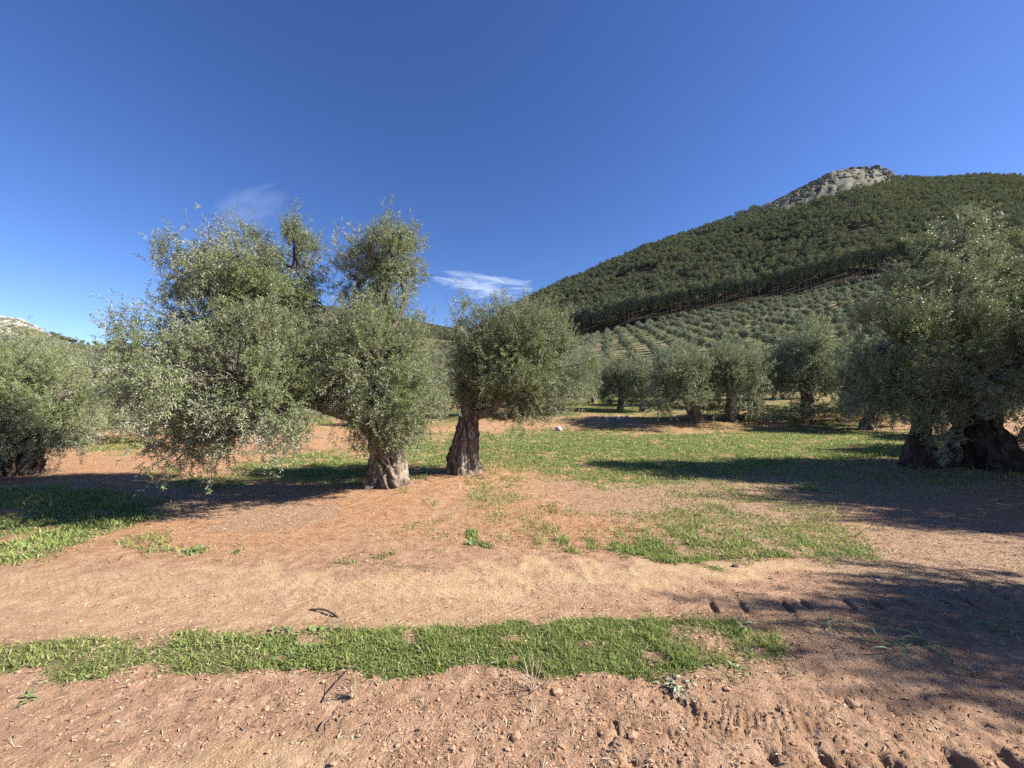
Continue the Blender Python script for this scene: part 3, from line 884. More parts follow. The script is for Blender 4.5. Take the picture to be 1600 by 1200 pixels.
hero_tree((9.95, 8.2), "tall dark shaded olive tree with massive flared double trunk and silvery top", trunk_c, [
    (1510, 338, 8.2, 30, 16, .3, .9), (1482, 385, 8.2, 36, 34, .5, .85), (1436, 448, 8.1, 42, 44, .7, .85), (1492, 458, 8.2, 56, 50, .9, .8), (1598, 440, 8.4, 38, 48, .7, .8), (1612, 392, 8.4, 32, 30, .5, .8),
    (1400, 530, 8.0, 62, 58, 1.0, .95), (1380, 600, 7.9, 52, 42, .9, .95), (1480, 550, 7.9, 86, 70, 1.2, 1.0), (1580, 530, 8.0, 80, 66, 1.2, 1.0), (1440, 620, 7.7, 70, 38, .8, 1.0), (1545, 590, 7.8, 70, 34, .8, .9),
    (1478, 668, 7.6, 34, 32, .3, .85), (1670, 520, 8.4, 76, 70, 1.1, .9), (1700, 450, 8.6, 70, 70, 1.0, .7)],
    23, [(-.45, 0, 2.6), (-.45, 0, 2.6), (-.5, 0, 2.3), (-.5, 0, 2.4), (.05, .1, 1.9), (.05, .1, 1.9), (-.8, .1, 1.8), (-1, .1, 1.4), (-.3, .1, 1.8), (.05, .1, 1.9), (-.9, .1, 1.4), (0, .1, 1.6), (-1.1, .1, .9), (.05, .1, 1.8), (.05, .1, 1.9)],
    tips=5.6, shoots=22, per=14, L=.062, W=.0155, r0=.06, bark=M_BARK_SHADED)


# ---- the low olive at the left edge
def trunk_d(bag):
    old_trunk(bag, [(0, 0, -.12), (.0, 0, .3), (.05, 0, .7), (.0, .05, 1.2)], [.42, .33, .27, .2], 103, flare=.4, toes=5, folds=5, depth=.26)
    old_trunk(bag, [(-.3, .1, -.12), (-.4, .1, .4), (-.6, .1, 1.1)], [.25, .2, .14], 113, flare=.3, toes=4, folds=4, depth=.25, sides=40)
    old_trunk(bag, [(.3, 0, -.1), (.42, .0, .3), (.6, 0, .8), (.9, 0, 1.2)], [.17, .14, .11, .08], 114, flare=.3, toes=4, folds=3, depth=.2, sides=32)


hero_tree((-10.3, 7.95), "low bushy olive tree with short dark split trunk, cut by the left edge", trunk_d, [
    (30, 610, 7.8, 72, 60, 1.1, .95), (-50, 600, 7.9, 80, 80, 1.2, .9), (90, 630, 8.0, 62, 46, 1.0, .95), (20, 570, 8.2, 66, 32, .9, .75), (40, 665, 7.6, 76, 32, .8, .95), (100, 670, 7.8, 46, 24, .6, .8), (-120, 620, 8, 70, 90, 1.2, .8)],
    29, [(.0, .05, 1.1), (-.5, .1, 1.1), (.7, 0, 1.0), (0, 0, 1.1), (.3, 0, .9), (.8, 0, 1.1), (-.5, .1, 1.1)], tips=5.8, shoots=20, per=14, bark=M_BARK_SHADED)


# ---- medium prototypes (about 4.4 m across, 4.2 m tall) and copies
def proto_tree(seed, L, W, tips, shoots, per, loc, lean=0.0, low=0.9, label="", **kw):
    rng = np.random.default_rng(seed)
    root = empty("olive_tree", loc, label=label, **OL)
    nl = 9
    lobes = []
    for i in range(nl):
        a = i * 2.399 + rng.uniform(-.4, .4); rr = 0.25 + 1.15 * math.sqrt((i + .3) / nl)
        z = low + .95 + rng.uniform(-.25, .3) + (1.1 - .55 * rr)
        q = rng.uniform(.62, .92)
        lobes.append(((lean + rr * cos(a), rr * sin(a), z), (q, q, q * rng.uniform(.75, 1.05)), rng.uniform(.8, 1.1)))
    for i in range(5):
        a = i * 1.257 + rng.uniform(-.4, .4)
        lobes.append(((lean + 1.45 * cos(a), 1.45 * sin(a), 1.15 + rng.uniform(-.15, .3)), (.62, .62, .6), .8))
    lobes.append(((lean + .1, 0, 3.35), (.65, .65, .6), .8)); lobes.append(((lean - .5, .3, 3.2), (.45, .45, .5), .6))
    V, T, tp, tl, _, _ = crown(lobes, rng, tips, shoots, per, L, W, spread=.17)
    link("crown", make_mesh("crown", V, [T], kw.get('mat', M_OLIVE_MID)), root)
    bag = Bag()
    old_trunk(bag, [(0, 0, -.2), (lean * .15, 0, .35), (lean * .5, 0, .9), (lean * .85, 0, 1.5)], [.36, .27, .22, .15], seed, flare=.4, toes=5, folds=5, depth=.25, sides=32, rows=24)
    old_trunk(bag, [(lean * .5, 0, .8), (lean * .6 + .3, .1, 1.3), (lean + .7, .2, 1.9)], [.13, .09, .06], seed + 1, flare=0, toes=3, folds=3, depth=.1, sides=12, rows=10)
    old_trunk(bag, [(lean * .5, 0, .9), (lean * .6 - .3, -.1, 1.4), (lean - .7, -.2, 2.0)], [.13, .09, .06], seed + 2, flare=0, toes=3, folds=3, depth=.1, sides=12, rows=10)
    link("trunk", bag.mesh("trunk", M_BARK), root)
    bag = Bag(); limb_net(bag, [(lean * .85, 0, 1.4)], lobes, tp, tl, rng, .05, 4, .35)
    link("branches", bag.mesh("branches", M_TWIG), root, kind="stuff")
    return root


MID = [  # px, depth, width scale, total height, rotation, proto, label
    (1090, 19.3, 1.05, 4.0, 0.0, 0, "mid-distance olive, thick dark trunk leaning left, crown low over soil bank"),
    (1141, 19.6, .90, 4.3, 1.2, 1, "mid-distance olive with an upright cone-footed dark trunk, right of the leaning one"),
    (1262, 20.5, 1.10, 5.2, 2.2, 2, "wide silvery mid-distance olive behind the heap of cut branches"),
    (970, 27.5, .80, 3.9, 3.9, 1, "smaller far olive whose dark upright trunk stands alone on sunny grass"),
    (876, 24.0, 1.0, 4.2, 5.0, 2, "olive directly behind the compact leaning one, its slim trunk at the crown's right edge"),
    (1004, 25.5, .80, 3.5, 0.7, 2, "olive just right of the lone far trunk, with a thin pale trunk"),
    (1352, 17.5, .95, 4.1, 2.9, 0, "olive in shade directly left of the tall dark olive, behind its crown"),
    (1268, 34.0, 1.2, 6.2, 4.1, 1, "tall rounded silvery olive rising above the wide one behind the cut branches"),
    (1440, 23.0, 1.1, 5.0, 5.5, 2, "olive hidden behind the left half of the tall dark olive"),
    (1610, 14.5, 1.0, 4.2, 1.9, 0, "olive at the right edge seen low behind the massive trunk"),
    (140, 13.5, 1.05, 3.3, .4, 1, "grey-green olive behind and right of the low bushy one at the left edge"),
    (215, 19.0, 1.05, 3.9, 1.7, 2, "olive behind the left skirt of the broad many-lobed olive"),
    (40, 19.0, 1.1, 4.2, 3.0, 0, "olive showing above the low bushy tree at the left edge"),
    (330, 23.0, 1.1, 4.2, 4.5, 1, "olive seen under the broad olive's hanging left lobe"),
    (455, 17.5, .8, 3.0, 5.2, 2, "small olive in the gap left of the broad olive's bare limb"),
    (-70, 13.0, 1.1, 4.0, 2.4, 1, "olive at the far left behind the low bushy one, mostly cut off by the frame"),
    (650, 21.0, .95, 3.3, 1.0, 2, "olive filling the gap between the two front trunks"),
    (560, 29.0, 1.1, 4.4, 2.0, 1, "olive farther back behind the broad olive's trunk"),
    (745, 27.0, 1.0, 4.2, 3.3, 2, "olive hidden behind the compact leaning tree's trunk"),
    (1185, 27.5, 1.0, 4.6, 4.7, 2, "silvery olive between the cone-footed tree and the wide silvery one"),
    (1055, 31.0, 1.05, 4.9, 5.9, 1, "pale olive rising behind the left-leaning mid-distance one"),
    (925, 34.0, 1.1, 4.8, .9, 0, "pale olive behind the lone far trunk, left of it"),
    (1530, 28.0, 1.2, 5.2, .2, 1, "olive far back behind the tall dark olive's main trunk"),
]
spec = [dict(seed=201, lean=-.75), dict(seed=202, lean=0.05), dict(seed=203, lean=.1)]
protos = [None] * 3
for k, (px, Y, ws, ht, rz, pr, lab) in enumerate(MID):
    x = (px - 800) / F * Y
    loc = (x, Y, gz(x, Y) - .02)
    if protos[pr] is None:
        o = proto_tree(spec[pr]['seed'], 0.088, .025, 4.0, 13, 12, loc, lean=spec[pr]['lean'], label=lab)
        protos[pr] = o
    else:
        o = dup(protos[pr], loc, label=lab)
    o.rotation_euler = (0, 0, rz); o.scale = (ws, ws, ht / 4.0)

# two olives just outside the frame on the right whose shadows fall into the picture
for (x, y, ws, ht, rz, pr, lab) in ((7.9, 2.25, .50, 4.5, 2.1, 2, "olive just outside the right edge shading the near track"), (13.2, 6.7, 1.1, 6.1, 2.5, 2, "olive outside the right edge shading the ground left of the tall dark olive"),
                                    (11.9, 4.7, 1.0, 5.9, 4.0, 0, "olive outside the right edge nearer than the dark ones"), (16.5, 10.2, 1.2, 5.0, 1.5, 1, "olive outside the right edge behind the tall dark one")):
    o = dup(protos[pr], (x, y, gz(x, y) - .02), rz, (ws, ws, ht / 4.0), label=lab)

# ---- orchard rows
far_root = []
for s_ in (301, 302, 303):
    rng = np.random.default_rng(s_)
    lobes = []
    for i in range(6):
        a = i * 2.399 + rng.uniform(-.4, .4); rr = 0.2 + 1.0 * math.sqrt((i + .3) / 6)
        q = rng.uniform(.75, 1.0)
        lobes.append(((rr * cos(a), rr * sin(a), 1.75 + rng.uniform(-.2, .5) - .2 * rr), (q, q, q * .85), 1))
    lobes.append(((0, .1, 2.7), (.75, .75, .7), 1))
    V, T, tp, tl, _, _ = crown(lobes, rng, 1.3, 10, 5, .26, .11, spread=.28, feather=.3)
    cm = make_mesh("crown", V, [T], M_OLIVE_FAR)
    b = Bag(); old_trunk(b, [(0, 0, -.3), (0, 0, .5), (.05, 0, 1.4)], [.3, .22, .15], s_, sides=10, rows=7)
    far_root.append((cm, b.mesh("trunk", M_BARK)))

sp_ = 6.3; ang = radians(-14)
gx, gy = np.meshgrid(np.arange(-60, 61), np.arange(-2, 60))
gx = gx.ravel() * sp_; gy = gy.ravel() * sp_
ox = gx * cos(ang) - gy * sin(ang); oy = gx * sin(ang) + gy * cos(ang)
rg = np.random.default_rng(55)
ox = ox + rg.normal(scale=.5, size=ox.shape); oy = oy + rg.normal(scale=.5, size=oy.shape)
r_ = np.hypot(ox, oy); az_ = np.arctan2(ox, oy)
Rs, Zs = stations(az_)
pxx = 800 + F * np.tan(np.clip(az_, -1.45, 1.45))
ok = (oy > 31) & (np.abs(az_) < radians(62)) & (r_ < Rs[2] - 9) & (rg.random(len(ox)) > .03)
ok &= (r_ > 42) | (pxx < 900) | (pxx > 1000)
left_ = pxx < 780
ok &= ~(left_ & (r_ > 150) & (rg.random(len(ox)) > .55))
for (mx, mY, *_q) in MID:
    ok &= np.hypot(ox - (mx - 800) / F * mY, oy - mY) > 5.0
ox, oy, r_, pxx = ox[ok], oy[ok], r_[ok], pxx[ok]
oz = terrain(ox, oy)
pX, pY = project(ox, oy, oz + 2.0)
vis = (pX > -60) & (pX < 1660)
# those that show largest and are not wholly behind the near crowns come first
hid = ((pX > 190) & (pX < 880) & (pY > 480)) | (pX > 1340) | (pX < 150)
order = np.argsort(r_ + 1000 * (~vis) + 400 * hid)
pick = order[:300]; rest = order[300:]
print("grove", len(ox), "visible", vis.sum(), "unhidden", (vis & ~hid).sum())
froots = []
for n_, i in enumerate(pick):
    near = r_[i] < 62
    lf_ = pxx[i] < 780
    lab = "small grey-green olive on the gentle slope behind the front trees, left part of the orchard" if lf_ else "silvery olive in the planted rows on the slope below the pine wood"
    grp = "olives on the left slope" if lf_ else "olives in rows below the pine wood"
    sc = rg.uniform(.88, 1.15); rz = rg.uniform(0, 6.28); zz = float(oz[i]) - .05
    if near:
        dup(protos[n_ % 3], (ox[i], oy[i], zz), rz, (sc, sc, sc), label=lab, group=grp)
    else:
        k = n_ % 3
        ro = empty("olive_tree", (ox[i], oy[i], zz), rz, label=lab, group=grp, **OL)
        sc *= rg.uniform(.68, .90); ro.scale = (sc, sc, sc * rg.uniform(.85, 1.15))
        link("crown", far_root[k][0], ro); link("trunk", far_root[k][1], ro)
        if k >= len(froots):
            froots.append(ro)
while len(froots) < 3:
    froots.append(froots[0])


def scatter_nodes(name, pts, scales, rots, sources, label, category):
    """one object that instances prototype meshes on its points"""
    me = bpy.data.meshes.new(name)
    me.vertices.add(len(pts)); me.vertices.foreach_set("co", np.asarray(pts, np.float32).ravel())
    for k, a in (('sc', scales), ('rz', rots), ('va', RNG.integers(0, len(sources), len(pts)))):
        at = me.attributes.new(k, 'FLOAT', 'POINT'); at.data.foreach_set("value", np.asarray(a, np.float32))
    o = link(name, me, kind='stuff', label=label, category=category)
    ng = bpy.data.node_groups.new(name, 'GeometryNodeTree')
    ng.interface.new_socket("Geometry", in_out='INPUT', socket_type='NodeSocketGeometry')
    ng.interface.new_socket("Geometry", in_out='OUTPUT', socket_type='NodeSocketGeometry')
    n = ng.nodes; l = ng.links
    gi = n.new('NodeGroupInput'); go = n.new('NodeGroupOutput')

    def na(nm):
        q = n.new('GeometryNodeInputNamedAttribute'); q.data_type = 'FLOAT'; q.inputs[0].default_value = nm
        return q.outputs[0]
    j = n.new('GeometryNodeJoinGeometry')
    sc = na('sc'); rz = na('rz'); va = na('va')
    cs = n.new('ShaderNodeCombineXYZ'); l.new(sc, cs.inputs[0]); l.new(sc, cs.inputs[1]); l.new(sc, cs.inputs[2])
    cr = n.new('ShaderNodeCombineXYZ'); l.new(rz, cr.inputs[2])
    for k, src in enumerate(sources):
        jj = n.new('GeometryNodeJoinGeometry')
        for ob in src:
            oi = n.new('GeometryNodeObjectInfo'); oi.transform_space = 'ORIGINAL'
            oi.inputs['Object'].default_value = ob
            l.new(oi.outputs['Geometry'], jj.inputs[0])
        cmp_ = n.new('FunctionNodeCompare'); cmp_.data_type = 'FLOAT'; cmp_.operation = 'EQUAL'
        l.new(va, cmp_.inputs[0]); cmp_.inputs[1].default_value = k; cmp_.inputs['Epsilon'].default_value = .1
        ip = n.new('GeometryNodeInstanceOnPoints')
        l.new(gi.outputs[0], ip.inputs['Points']); l.new(cmp_.outputs[0], ip.inputs['Selection'])
        l.new(jj.outputs[0], ip.inputs['Instance']); l.new(cr.outputs[0], ip.inputs['Rotation']); l.new(cs.outputs[0], ip.inputs['Scale'])
        l.new(ip.outputs[0], j.inputs[0])
    l.new(j.outputs[0], go.inputs[0])
    md = o.modifiers.new("scatter", 'NODES'); md.node_group = ng
    return o


if len(rest):
    scatter_nodes("olive_orchard", np.stack([ox[rest], oy[rest], oz[rest] - .05], 1), rg.uniform(.62, .98, len(rest)), rg.uniform(0, 6.28, len(rest)),
                  [[c for c in fr.children] for fr in froots], "remaining small olives farther up the orchard slopes", "orchard")


# ------------------------------------------------------------ pine wood
def pine_proto(seed, h=9.5, umbrella=False, zb=.46):
    rng = np.random.default_rng(seed)
    Vs = []; Ts = []; n = 0
    cl = []
    z0 = zb * h if not umbrella else .62 * h
    for i in range(15 if not umbrella else 16):
        t = (i + .5) / 15
        z = z0 + (h - z0) * t * .93
        w = (2.15 * math.sin(pi * min(1, .25 + .75 * (1 - t))) + .15) if not umbrella else (2.4 * math.sqrt(max(0, 1 - ((z - z0 - .8) / (h - z0)) ** 2)))
        a = i * 2.4 + rng.uniform(-.5, .5)
        rr = w * rng.uniform(.25, .75)
        cl.append((rr * cos(a), rr * sin(a), z, rng.uniform(.75, 1.15) * (1.0 if not umbrella else 1.2)))
    for (cx, cy0, cz, rr) in cl:
        m = 34
        u = unit(rng.normal(size=(m, 3)))
        p = np.array([cx, cy0, cz]) + u * rr * (rng.random(m) ** .4)[:, None] * np.array([1, 1, .62])
        d = unit(u + np.array([0, 0, .5]) + rng.normal(scale=.35, size=(m, 3)))
        e = unit(np.cross(d, rng.normal(size=(m, 3))))
        L = rng.uniform(.35, .62, m)[:, None]; W = .16
        a_ = p - e * W; b_ = p + e * W; c_ = p + d * L
        f2 = np.cross(d, e)
        Vs.append(np.stack([a_, b_, c_, p - f2 * W, p + f2 * W, c_], 1).reshape(-1, 3))
        Ts.append(np.arange(m * 6).reshape(-1, 3) + n); n += m * 6
    V = np.vstack(Vs); T = np.vstack(Ts)
    cm = make_mesh("crown", V, [T], M_PINE)
    b = Bag()
    Vt, Q, Tt = tube(spline([(0, 0, -.6), (.05, .03, h * .4), (0, .05, h * .9)], 6), np.linspace(.20, .06, 6), 6); b.add(Vt, Q, Tt)
    for i in range(5):
        a = i * 2.4; z = h * (.42 + .07 * i)
        Vt, Q, Tt = tube(np.array([(0, 0, z), (.6 * cos(a), .6 * sin(a), z + .3), (1.1 * cos(a), 1.1 * sin(a), z + .4)]), [.05, .03, .015], 3); b.add(Vt, Q, Tt)
    return cm, b.mesh("trunk", M_PBARK)


pines = [pine_proto(401), pine_proto(402, 8.6), pine_proto(403, 10.2), pine_proto(404, 9.2)]
umb = pine_proto(411, 7.0)
edge_pines = [pine_proto(421, 13.0, False, .60), pine_proto(422, 12.0, False, .64), pine_proto(423, 14.0, False, .58)]
ps = 4.1
X_, Y_ = np.meshgrid(np.arange(-420, 1000, ps), np.arange(60, 760, ps))
X_ = X_.ravel() + RNG.uniform(-1.7, 1.7, X_.size); Y_ = Y_.ravel() + RNG.uniform(-1.7, 1.7, Y_.size)
azp = np.arctan2(X_, Y_)
k_ = (azp > radians(-32)) & (azp < radians(60)); X_, Y_, azp = X_[k_], Y_[k_], azp[k_]
zt = terrain(X_, Y_)
m = wood_mask(X_, Y_)
rk_ = rock_mask(X_, Y_, zt)
ppx, ppy = project(X_, Y_, zt)
m &= (rk_ < .12)
clr = fbm(X_ / 30, Y_ / 30, octv=2, seed=171)
m &= (clr > -.50)
# thinner along the bare shoulder left of the crag
m &= ~((ppx > 1120) & (ppx < 1200) & (ppy < 350) & (RNG.random(len(X_)) < .35))
X_, Y_, azp, zt = X_[m], Y_[m], azp[m], zt[m]
rp = np.hypot(X_, Y_)
Rq, Zq = stations(azp)
t_ = (rp - Rq[2])
ppx, ppy = project(X_, Y_, zt + 5)
show = (ppx > 870) & (ppx < 1600)
hidp = (ppx > 1420)
order = np.argsort(t_ + 1e4 * (~show) + 40 * hidp)
# the planted edge of the wood: four tight rows of tall trees
ea = np.radians(np.arange(4.0, 49.0, .02))
eR = np.interp(ea, AZG, RG[:, 2]) + 1.0
ex_, ey_ = eR * np.sin(ea), eR * np.cos(ea)
arc = np.concatenate([[0], np.cumsum(np.hypot(np.diff(ex_), np.diff(ey_)))])
EX = []; EY = []
for row in range(4):
    q = np.arange(row * 1.1, arc[-1], 2.75); q = q + RNG.uniform(-.6, .6, len(q))
    aa = np.interp(q, arc, ea); rr_ = np.interp(q, arc, eR) + row * 2.6 + RNG.uniform(-.5, .5, len(q))
    EX.append(rr_ * np.sin(aa)); EY.append(rr_ * np.cos(aa))
EX = np.concatenate(EX); EY = np.concatenate(EY)
EX, EY = EX[:292], EY[:292]
inner = order[t_[order] > 13.5]
pick = inner[:300 - len(EX)]; restp = np.setdiff1d(np.arange(len(X_)), np.concatenate([pick, np.where((t_ < 13.5) & (azp > ea[0]) & (azp < ea[-1]))[0]]))
n0_ = len(X_)
X_ = np.concatenate([X_, EX]); Y_ = np.concatenate([Y_, EY]); zt = np.concatenate([zt, terrain(EX, EY)])
pick = np.concatenate([np.arange(n0_, len(X_)), pick])
print("pines", len(X_))
proots = []
PL = "slender dark green pine along the lower edge of the wood above the olive rows"
for n_, i in enumerate(pick):
    k = n_ % 4; ed = i >= n0_
    ro = empty("pine_tree", (X_[i], Y_[i], zt[i] - .2), RNG.uniform(0, 6.28), label=PL, category="pine tree", group="pines along the lower edge of the wood")
    s_ = RNG.uniform(.85, 1.12); ro.scale = (s_, s_, s_ * RNG.uniform(.85, 1.12) * (1.38 if ed else 1))
    pr_ = edge_pines[n_ % 3] if ed else pines[k]
    link("crown", pr_[0], ro); link("trunk", pr_[1], ro)
    if not ed and len(proots) < 4:
        proots.append(ro)
scatter_nodes("pine_wood", np.stack([X_[restp], Y_[restp], zt[restp] - .2], 1), RNG.uniform(.55, 1.0, len(restp)) * (1 + .18 * fbm(X_[restp] / 25, Y_[restp] / 25, octv=2, seed=175)), RNG.uniform(0, 6.28, len(restp)),
              [list(p.children) for p in proots], "dense dark pine wood covering the mountain side", "wood")

# skyline pines on the low ridge at the left
for (px, s_) in ((78, 1.0), (86, 1.15), (94, 1.1), (101, 1.2), (108, 1.05), (114, .95), (126, .85), (135, .55), (146, .85), (168, 1.05), (176, 1.15), (184, 1.1), (192, 1.0), (204, .9)):
    az = atan2(px - 800.0, F)
    R0 = float(np.interp(az, AZG, RG[:, 3])) * .985
    x, y = R0 * sin(az), R0 * cos(az)
    ro = empty("pine_tree", (x, y, float(terrain(np.array([x]), np.array([y]))[0]) - .3), px, label="dark round-headed pine on the skyline of the low ridge behind the left olives", category="pine tree", group="pines on the left skyline")
    ro.scale = (s_ * 1.5, s_ * 1.5, s_ * .95)
    link("crown", umb[0], ro); link("trunk", umb[1], ro)

# ------------------------------------------------------------ crags and shrubs on the heights
def rock_mesh(seed, mat, nlat=7, rough=.35):
    rng = np.random.default_rng(seed)
    import bmesh
    bm = bmesh.new(); bmesh.ops.create_icosphere(bm, subdivisions=2, radius=1.0)
    V = np.array([v.co[:] for v in bm.verts]); Fc = np.array([[v.index for v in f.verts] for f in bm.faces]); bm.free()
    # cut by random planes for facets
    for _ in range(9):
        nrm = unit(rng.normal(size=3)); d = rng.uniform(.55, .85)
        k = V @ nrm - d
        V = V - np.outer(np.clip(k, 0, None), nrm)
    V = V * (1 + rough * .35 * fbm(V[:, 0] * 1.8 + seed, V[:, 1] * 1.8, V[:, 2] * 1.8, 2, seed))[:, None]
    return V, Fc


b = Bag()
rc = np.random.default_rng(77)
cnt = 0
for _ in range(9000):
    if cnt > 620: break
    if rc.random() < .8:
        px = rc.uniform(1190, 1414); R5 = None
    else:
        px = rc.uniform(-40, 75)
    az = atan2(px - 800, F)
    R5 = float(np.interp(az, AZG, RG[:, 3]))
    r = R5 * rc.uniform(.86, 1.0)
    x, y = r * sin(az), r * cos(az)
    z = float(terrain(np.array([x]), np.array([y]))[0])
    if rock_mask(np.array([x]), np.array([y]), np.array([z]))[0] < .5: continue
    V, Fc = ROCKS[rc.integers(0, 6)] if 'ROCKS' in globals() else (None, None)
    if V is None:
        ROCKS = [rock_mesh(500 + q, None) for q in range(6)]
        V, Fc = ROCKS[0]
    s_ = rc.uniform(1.2, 4.2) * (1.3 if 1330 < px < 1414 and r > R5 * .96 else 1)
    a = rc.uniform(0, 6.28)
    M = np.array([[cos(a), -sin(a), 0], [sin(a), cos(a), 0], [0, 0, 1]])
    b.add((V * np.array([1.3, .8, .75]) * s_) @ M.T + np.array([x, y, z]), None, Fc); cnt += 1
link("limestone_crags", b.mesh("limestone_crags", M_CRAG, False), kind='stuff', label="pale grey limestone outcrops on the bare heights", category="rocks")

# low dark shrubs between the crags and on the bare hills
sx = []; 
V, T, *_ = crown([((0, 0, .5), (.9, .9, .6), 1)], np.random.default_rng(9), 3, 9, 4, .35, .2, spread=.3, feather=0)
sh_me = make_mesh("shrub", V, [T], M_PINE)
shrub0 = empty("shrub", (0, 0, 0), label="dark low evergreen shrub on the bare upper slope left of the crag", category="shrub")
pts = []
for _ in range(30000):
    if len(pts) >= 3800: break
    px = rc.uniform(1185, 1414) if rc.random() < .2 else rc.uniform(-60, 800); az = atan2(px - 800, F)
    R5 = float(np.interp(az, AZG, RG[:, 3])); R3 = float(np.interp(az, AZG, RG[:, 2]))
    r = (R5 * rc.uniform(.84, 1.0)) if px > 1000 else rc.uniform(R3 * .95, R5)
    pts.append((r * sin(az), r * cos(az)))
pts = np.array(pts)
pz_ = terrain(pts[:, 0], pts[:, 1])
kk = (rock_mask(pts[:, 0], pts[:, 1], pz_) > .3) | (pts[:, 0] < 0)
kk &= fbm(pts[:, 0] / 18, pts[:, 1] / 18, octv=2, seed=191) > np.where(pts[:, 0] > 100, -.12, -.15)
pts = pts[kk]; pz_ = pz_[kk]
i0 = int(np.argmax(pts[:, 0]))
shrub0.location = (pts[i0, 0], pts[i0, 1], pz_[i0])
fo = link("foliage", sh_me, shrub0)
scatter_nodes("scrub", np.stack([pts[:, 0], pts[:, 1], pz_], 1), np.where(pts[:, 0] > 100, rc.uniform(.6, 1.2, len(pts)), rc.uniform(.8, 2.2, len(pts))), rc.uniform(0, 6.28, len(pts)), [[fo]], "dark scrub dotted over the bare stony slopes", "scrub")


# ------------------------------------------------------------ ground cover near the viewer
def polar_samples(n, r0, r1, a0, a1, rng, bias=1.0):
    lr = rng.uniform(0, 1, n) ** bias
    r = r0 * (r1 / r0) ** lr
    a = rng.uniform(radians(a0), radians(a1), n)
    return r * np.sin(a), r * np.cos(a), r


def blades(x, y, h, w, rng, lean=.45, curve=.5):
    n = len(x); z = ground_z(x, y) - .004
    a = rng.uniform(0, 2 * pi, n); la = rng.uniform(0, 2 * pi, n); ln = rng.random(n) * lean
    side = np.stack([np.cos(a), np.sin(a), 0 * a], 1) * (w / 2)[:, None]
    up = np.stack([np.cos(la) * ln, np.sin(la) * ln, np.ones(n)], 1) * h[:, None]
    cv = np.stack([np.cos(la), np.sin(la), -.35 + 0 * la], 1) * (h * curve * rng.random(n))[:, None]
    p = np.stack([x, y, z], 1)
    v0 = p - side; v1 = p + side; m = p + up * .55 + cv * .25
    v2 = m - side * .8; v3 = m + side * .8; v4 = p + up + cv
    V = np.stack([v0, v1, v3, v2, v4], 1).reshape(-1, 3)
    o = np.arange(n)[:, None] * 5
    T = np.concatenate([o + np.array([[0, 1, 2]]), o + np.array([[0, 2, 3]]), o + np.array([[3, 2, 4]])])
    return V, T


rg2 = np.random.default_rng(91)
# dense ridge grass
x = rg2.uniform(-6.0, 6.0, 420000); y = rg2.uniform(1.9, 3.2, 420000)
g, *_ = masks(x, y)
r = np.hypot(x, y)
keep = (g * (.5 + .6 * sstep(-.5, .4, fbm(x / .09, y / .09, octv=2, seed=221))) > rg2.random(len(x)) * 1.0) & (rg2.random(len(x)) < np.clip((2.6 / r) ** 1.6, 0, 1) * .62)
x, y, r, g = x[keep], y[keep], r[keep], g[keep]
lump = .6 + .8 * sstep(-.6, .6, fbm(x / .16, y / .16, octv=2, seed=223))
h = rg2.uniform(.016, .050, len(x)) * lump * (.5 + .5 * g)
V1, T1 = blades(x, y, h, rg2.uniform(.0028, .0052, len(x)) * (1 + .12 * r), rg2, .8, .8)
print("ridge blades", len(x))
# turf beyond
x, y, r = polar_samples(900000, 4.0, 40, -60, 60, rg2)
g, *_ = masks(x, y)
keep = (g ** 1.4 * .42 > rg2.random(len(x))) & (np.where(r > 22, .45, 1) > rg2.random(len(x)))
x, y, r = x[keep], y[keep], r[keep]
if len(x) > 105000:
    x, y, r = x[:125000], y[:125000], r[:125000]
print("turf blades", len(x))
h = rg2.uniform(.03, .085, len(x)) * (.6 + .7 * sstep(-.5, .5, fbm(x / .5, y / .5, octv=2, seed=227)))
V2, T2 = blades(x, y, h, .0045 + .0013 * r * rg2.uniform(.6, 1.2, len(x)), rg2, .8, .7)
link("grass", make_mesh("grass", np.vstack([V1, V2]), [np.vstack([T1, T2 + len(V1)])], M_GRASS), kind='stuff', label="short green winter grass on the track ridge and orchard floor", category="grass")

# dry olive leaves, straw
x, y, r = polar_samples(110000, 1.3, 18, -62, 62, rg2)
g, p_, o_, l_ = masks(x, y)
prob = np.clip(.34 + .66 * l_ + .55 * ((g > .12) & (g < .8)) * (r < 4) - .4 * p_, 0, 1)
keep = prob > rg2.random(len(x))
x, y, r = x[keep][:58000], y[keep][:58000], r[keep][:58000]
n = len(x)
a = rg2.uniform(0, 2 * pi, n); L = rg2.uniform(.008, .032, n) * (1 + .05 * r); W = L * rg2.uniform(.10, .24, n)
strawm = rg2.random(n) < .16
L = np.where(strawm, L * 2.3, L); W = np.where(strawm, .0022 + .0004 * r, W)
d = np.stack([np.cos(a), np.sin(a), rg2.normal(scale=.22, size=n)], 1); s = np.stack([-np.sin(a), np.cos(a), rg2.normal(scale=.5, size=n)], 1)
c = np.stack([x, y, ground_z(x, y) + .003 + .25 * L * np.abs(d[:, 2])], 1)
V = np.stack([c - d * L[:, None] / 2, c + s * W[:, None] / 2 + [0, 0, .002], c + d * L[:, None] / 2, c - s * W[:, None] / 2 + [0, 0, .002]], 1).reshape(-1, 3)
o = np.arange(n)[:, None] * 4
link("fallen_leaves", make_mesh("fallen_leaves", V, [np.concatenate([o + np.array([[0, 1, 2]]), o + np.array([[0, 2, 3]])])], M_STRAW), kind='stuff', label="dry olive leaves and straw strewn over the soil", category="leaf litter")

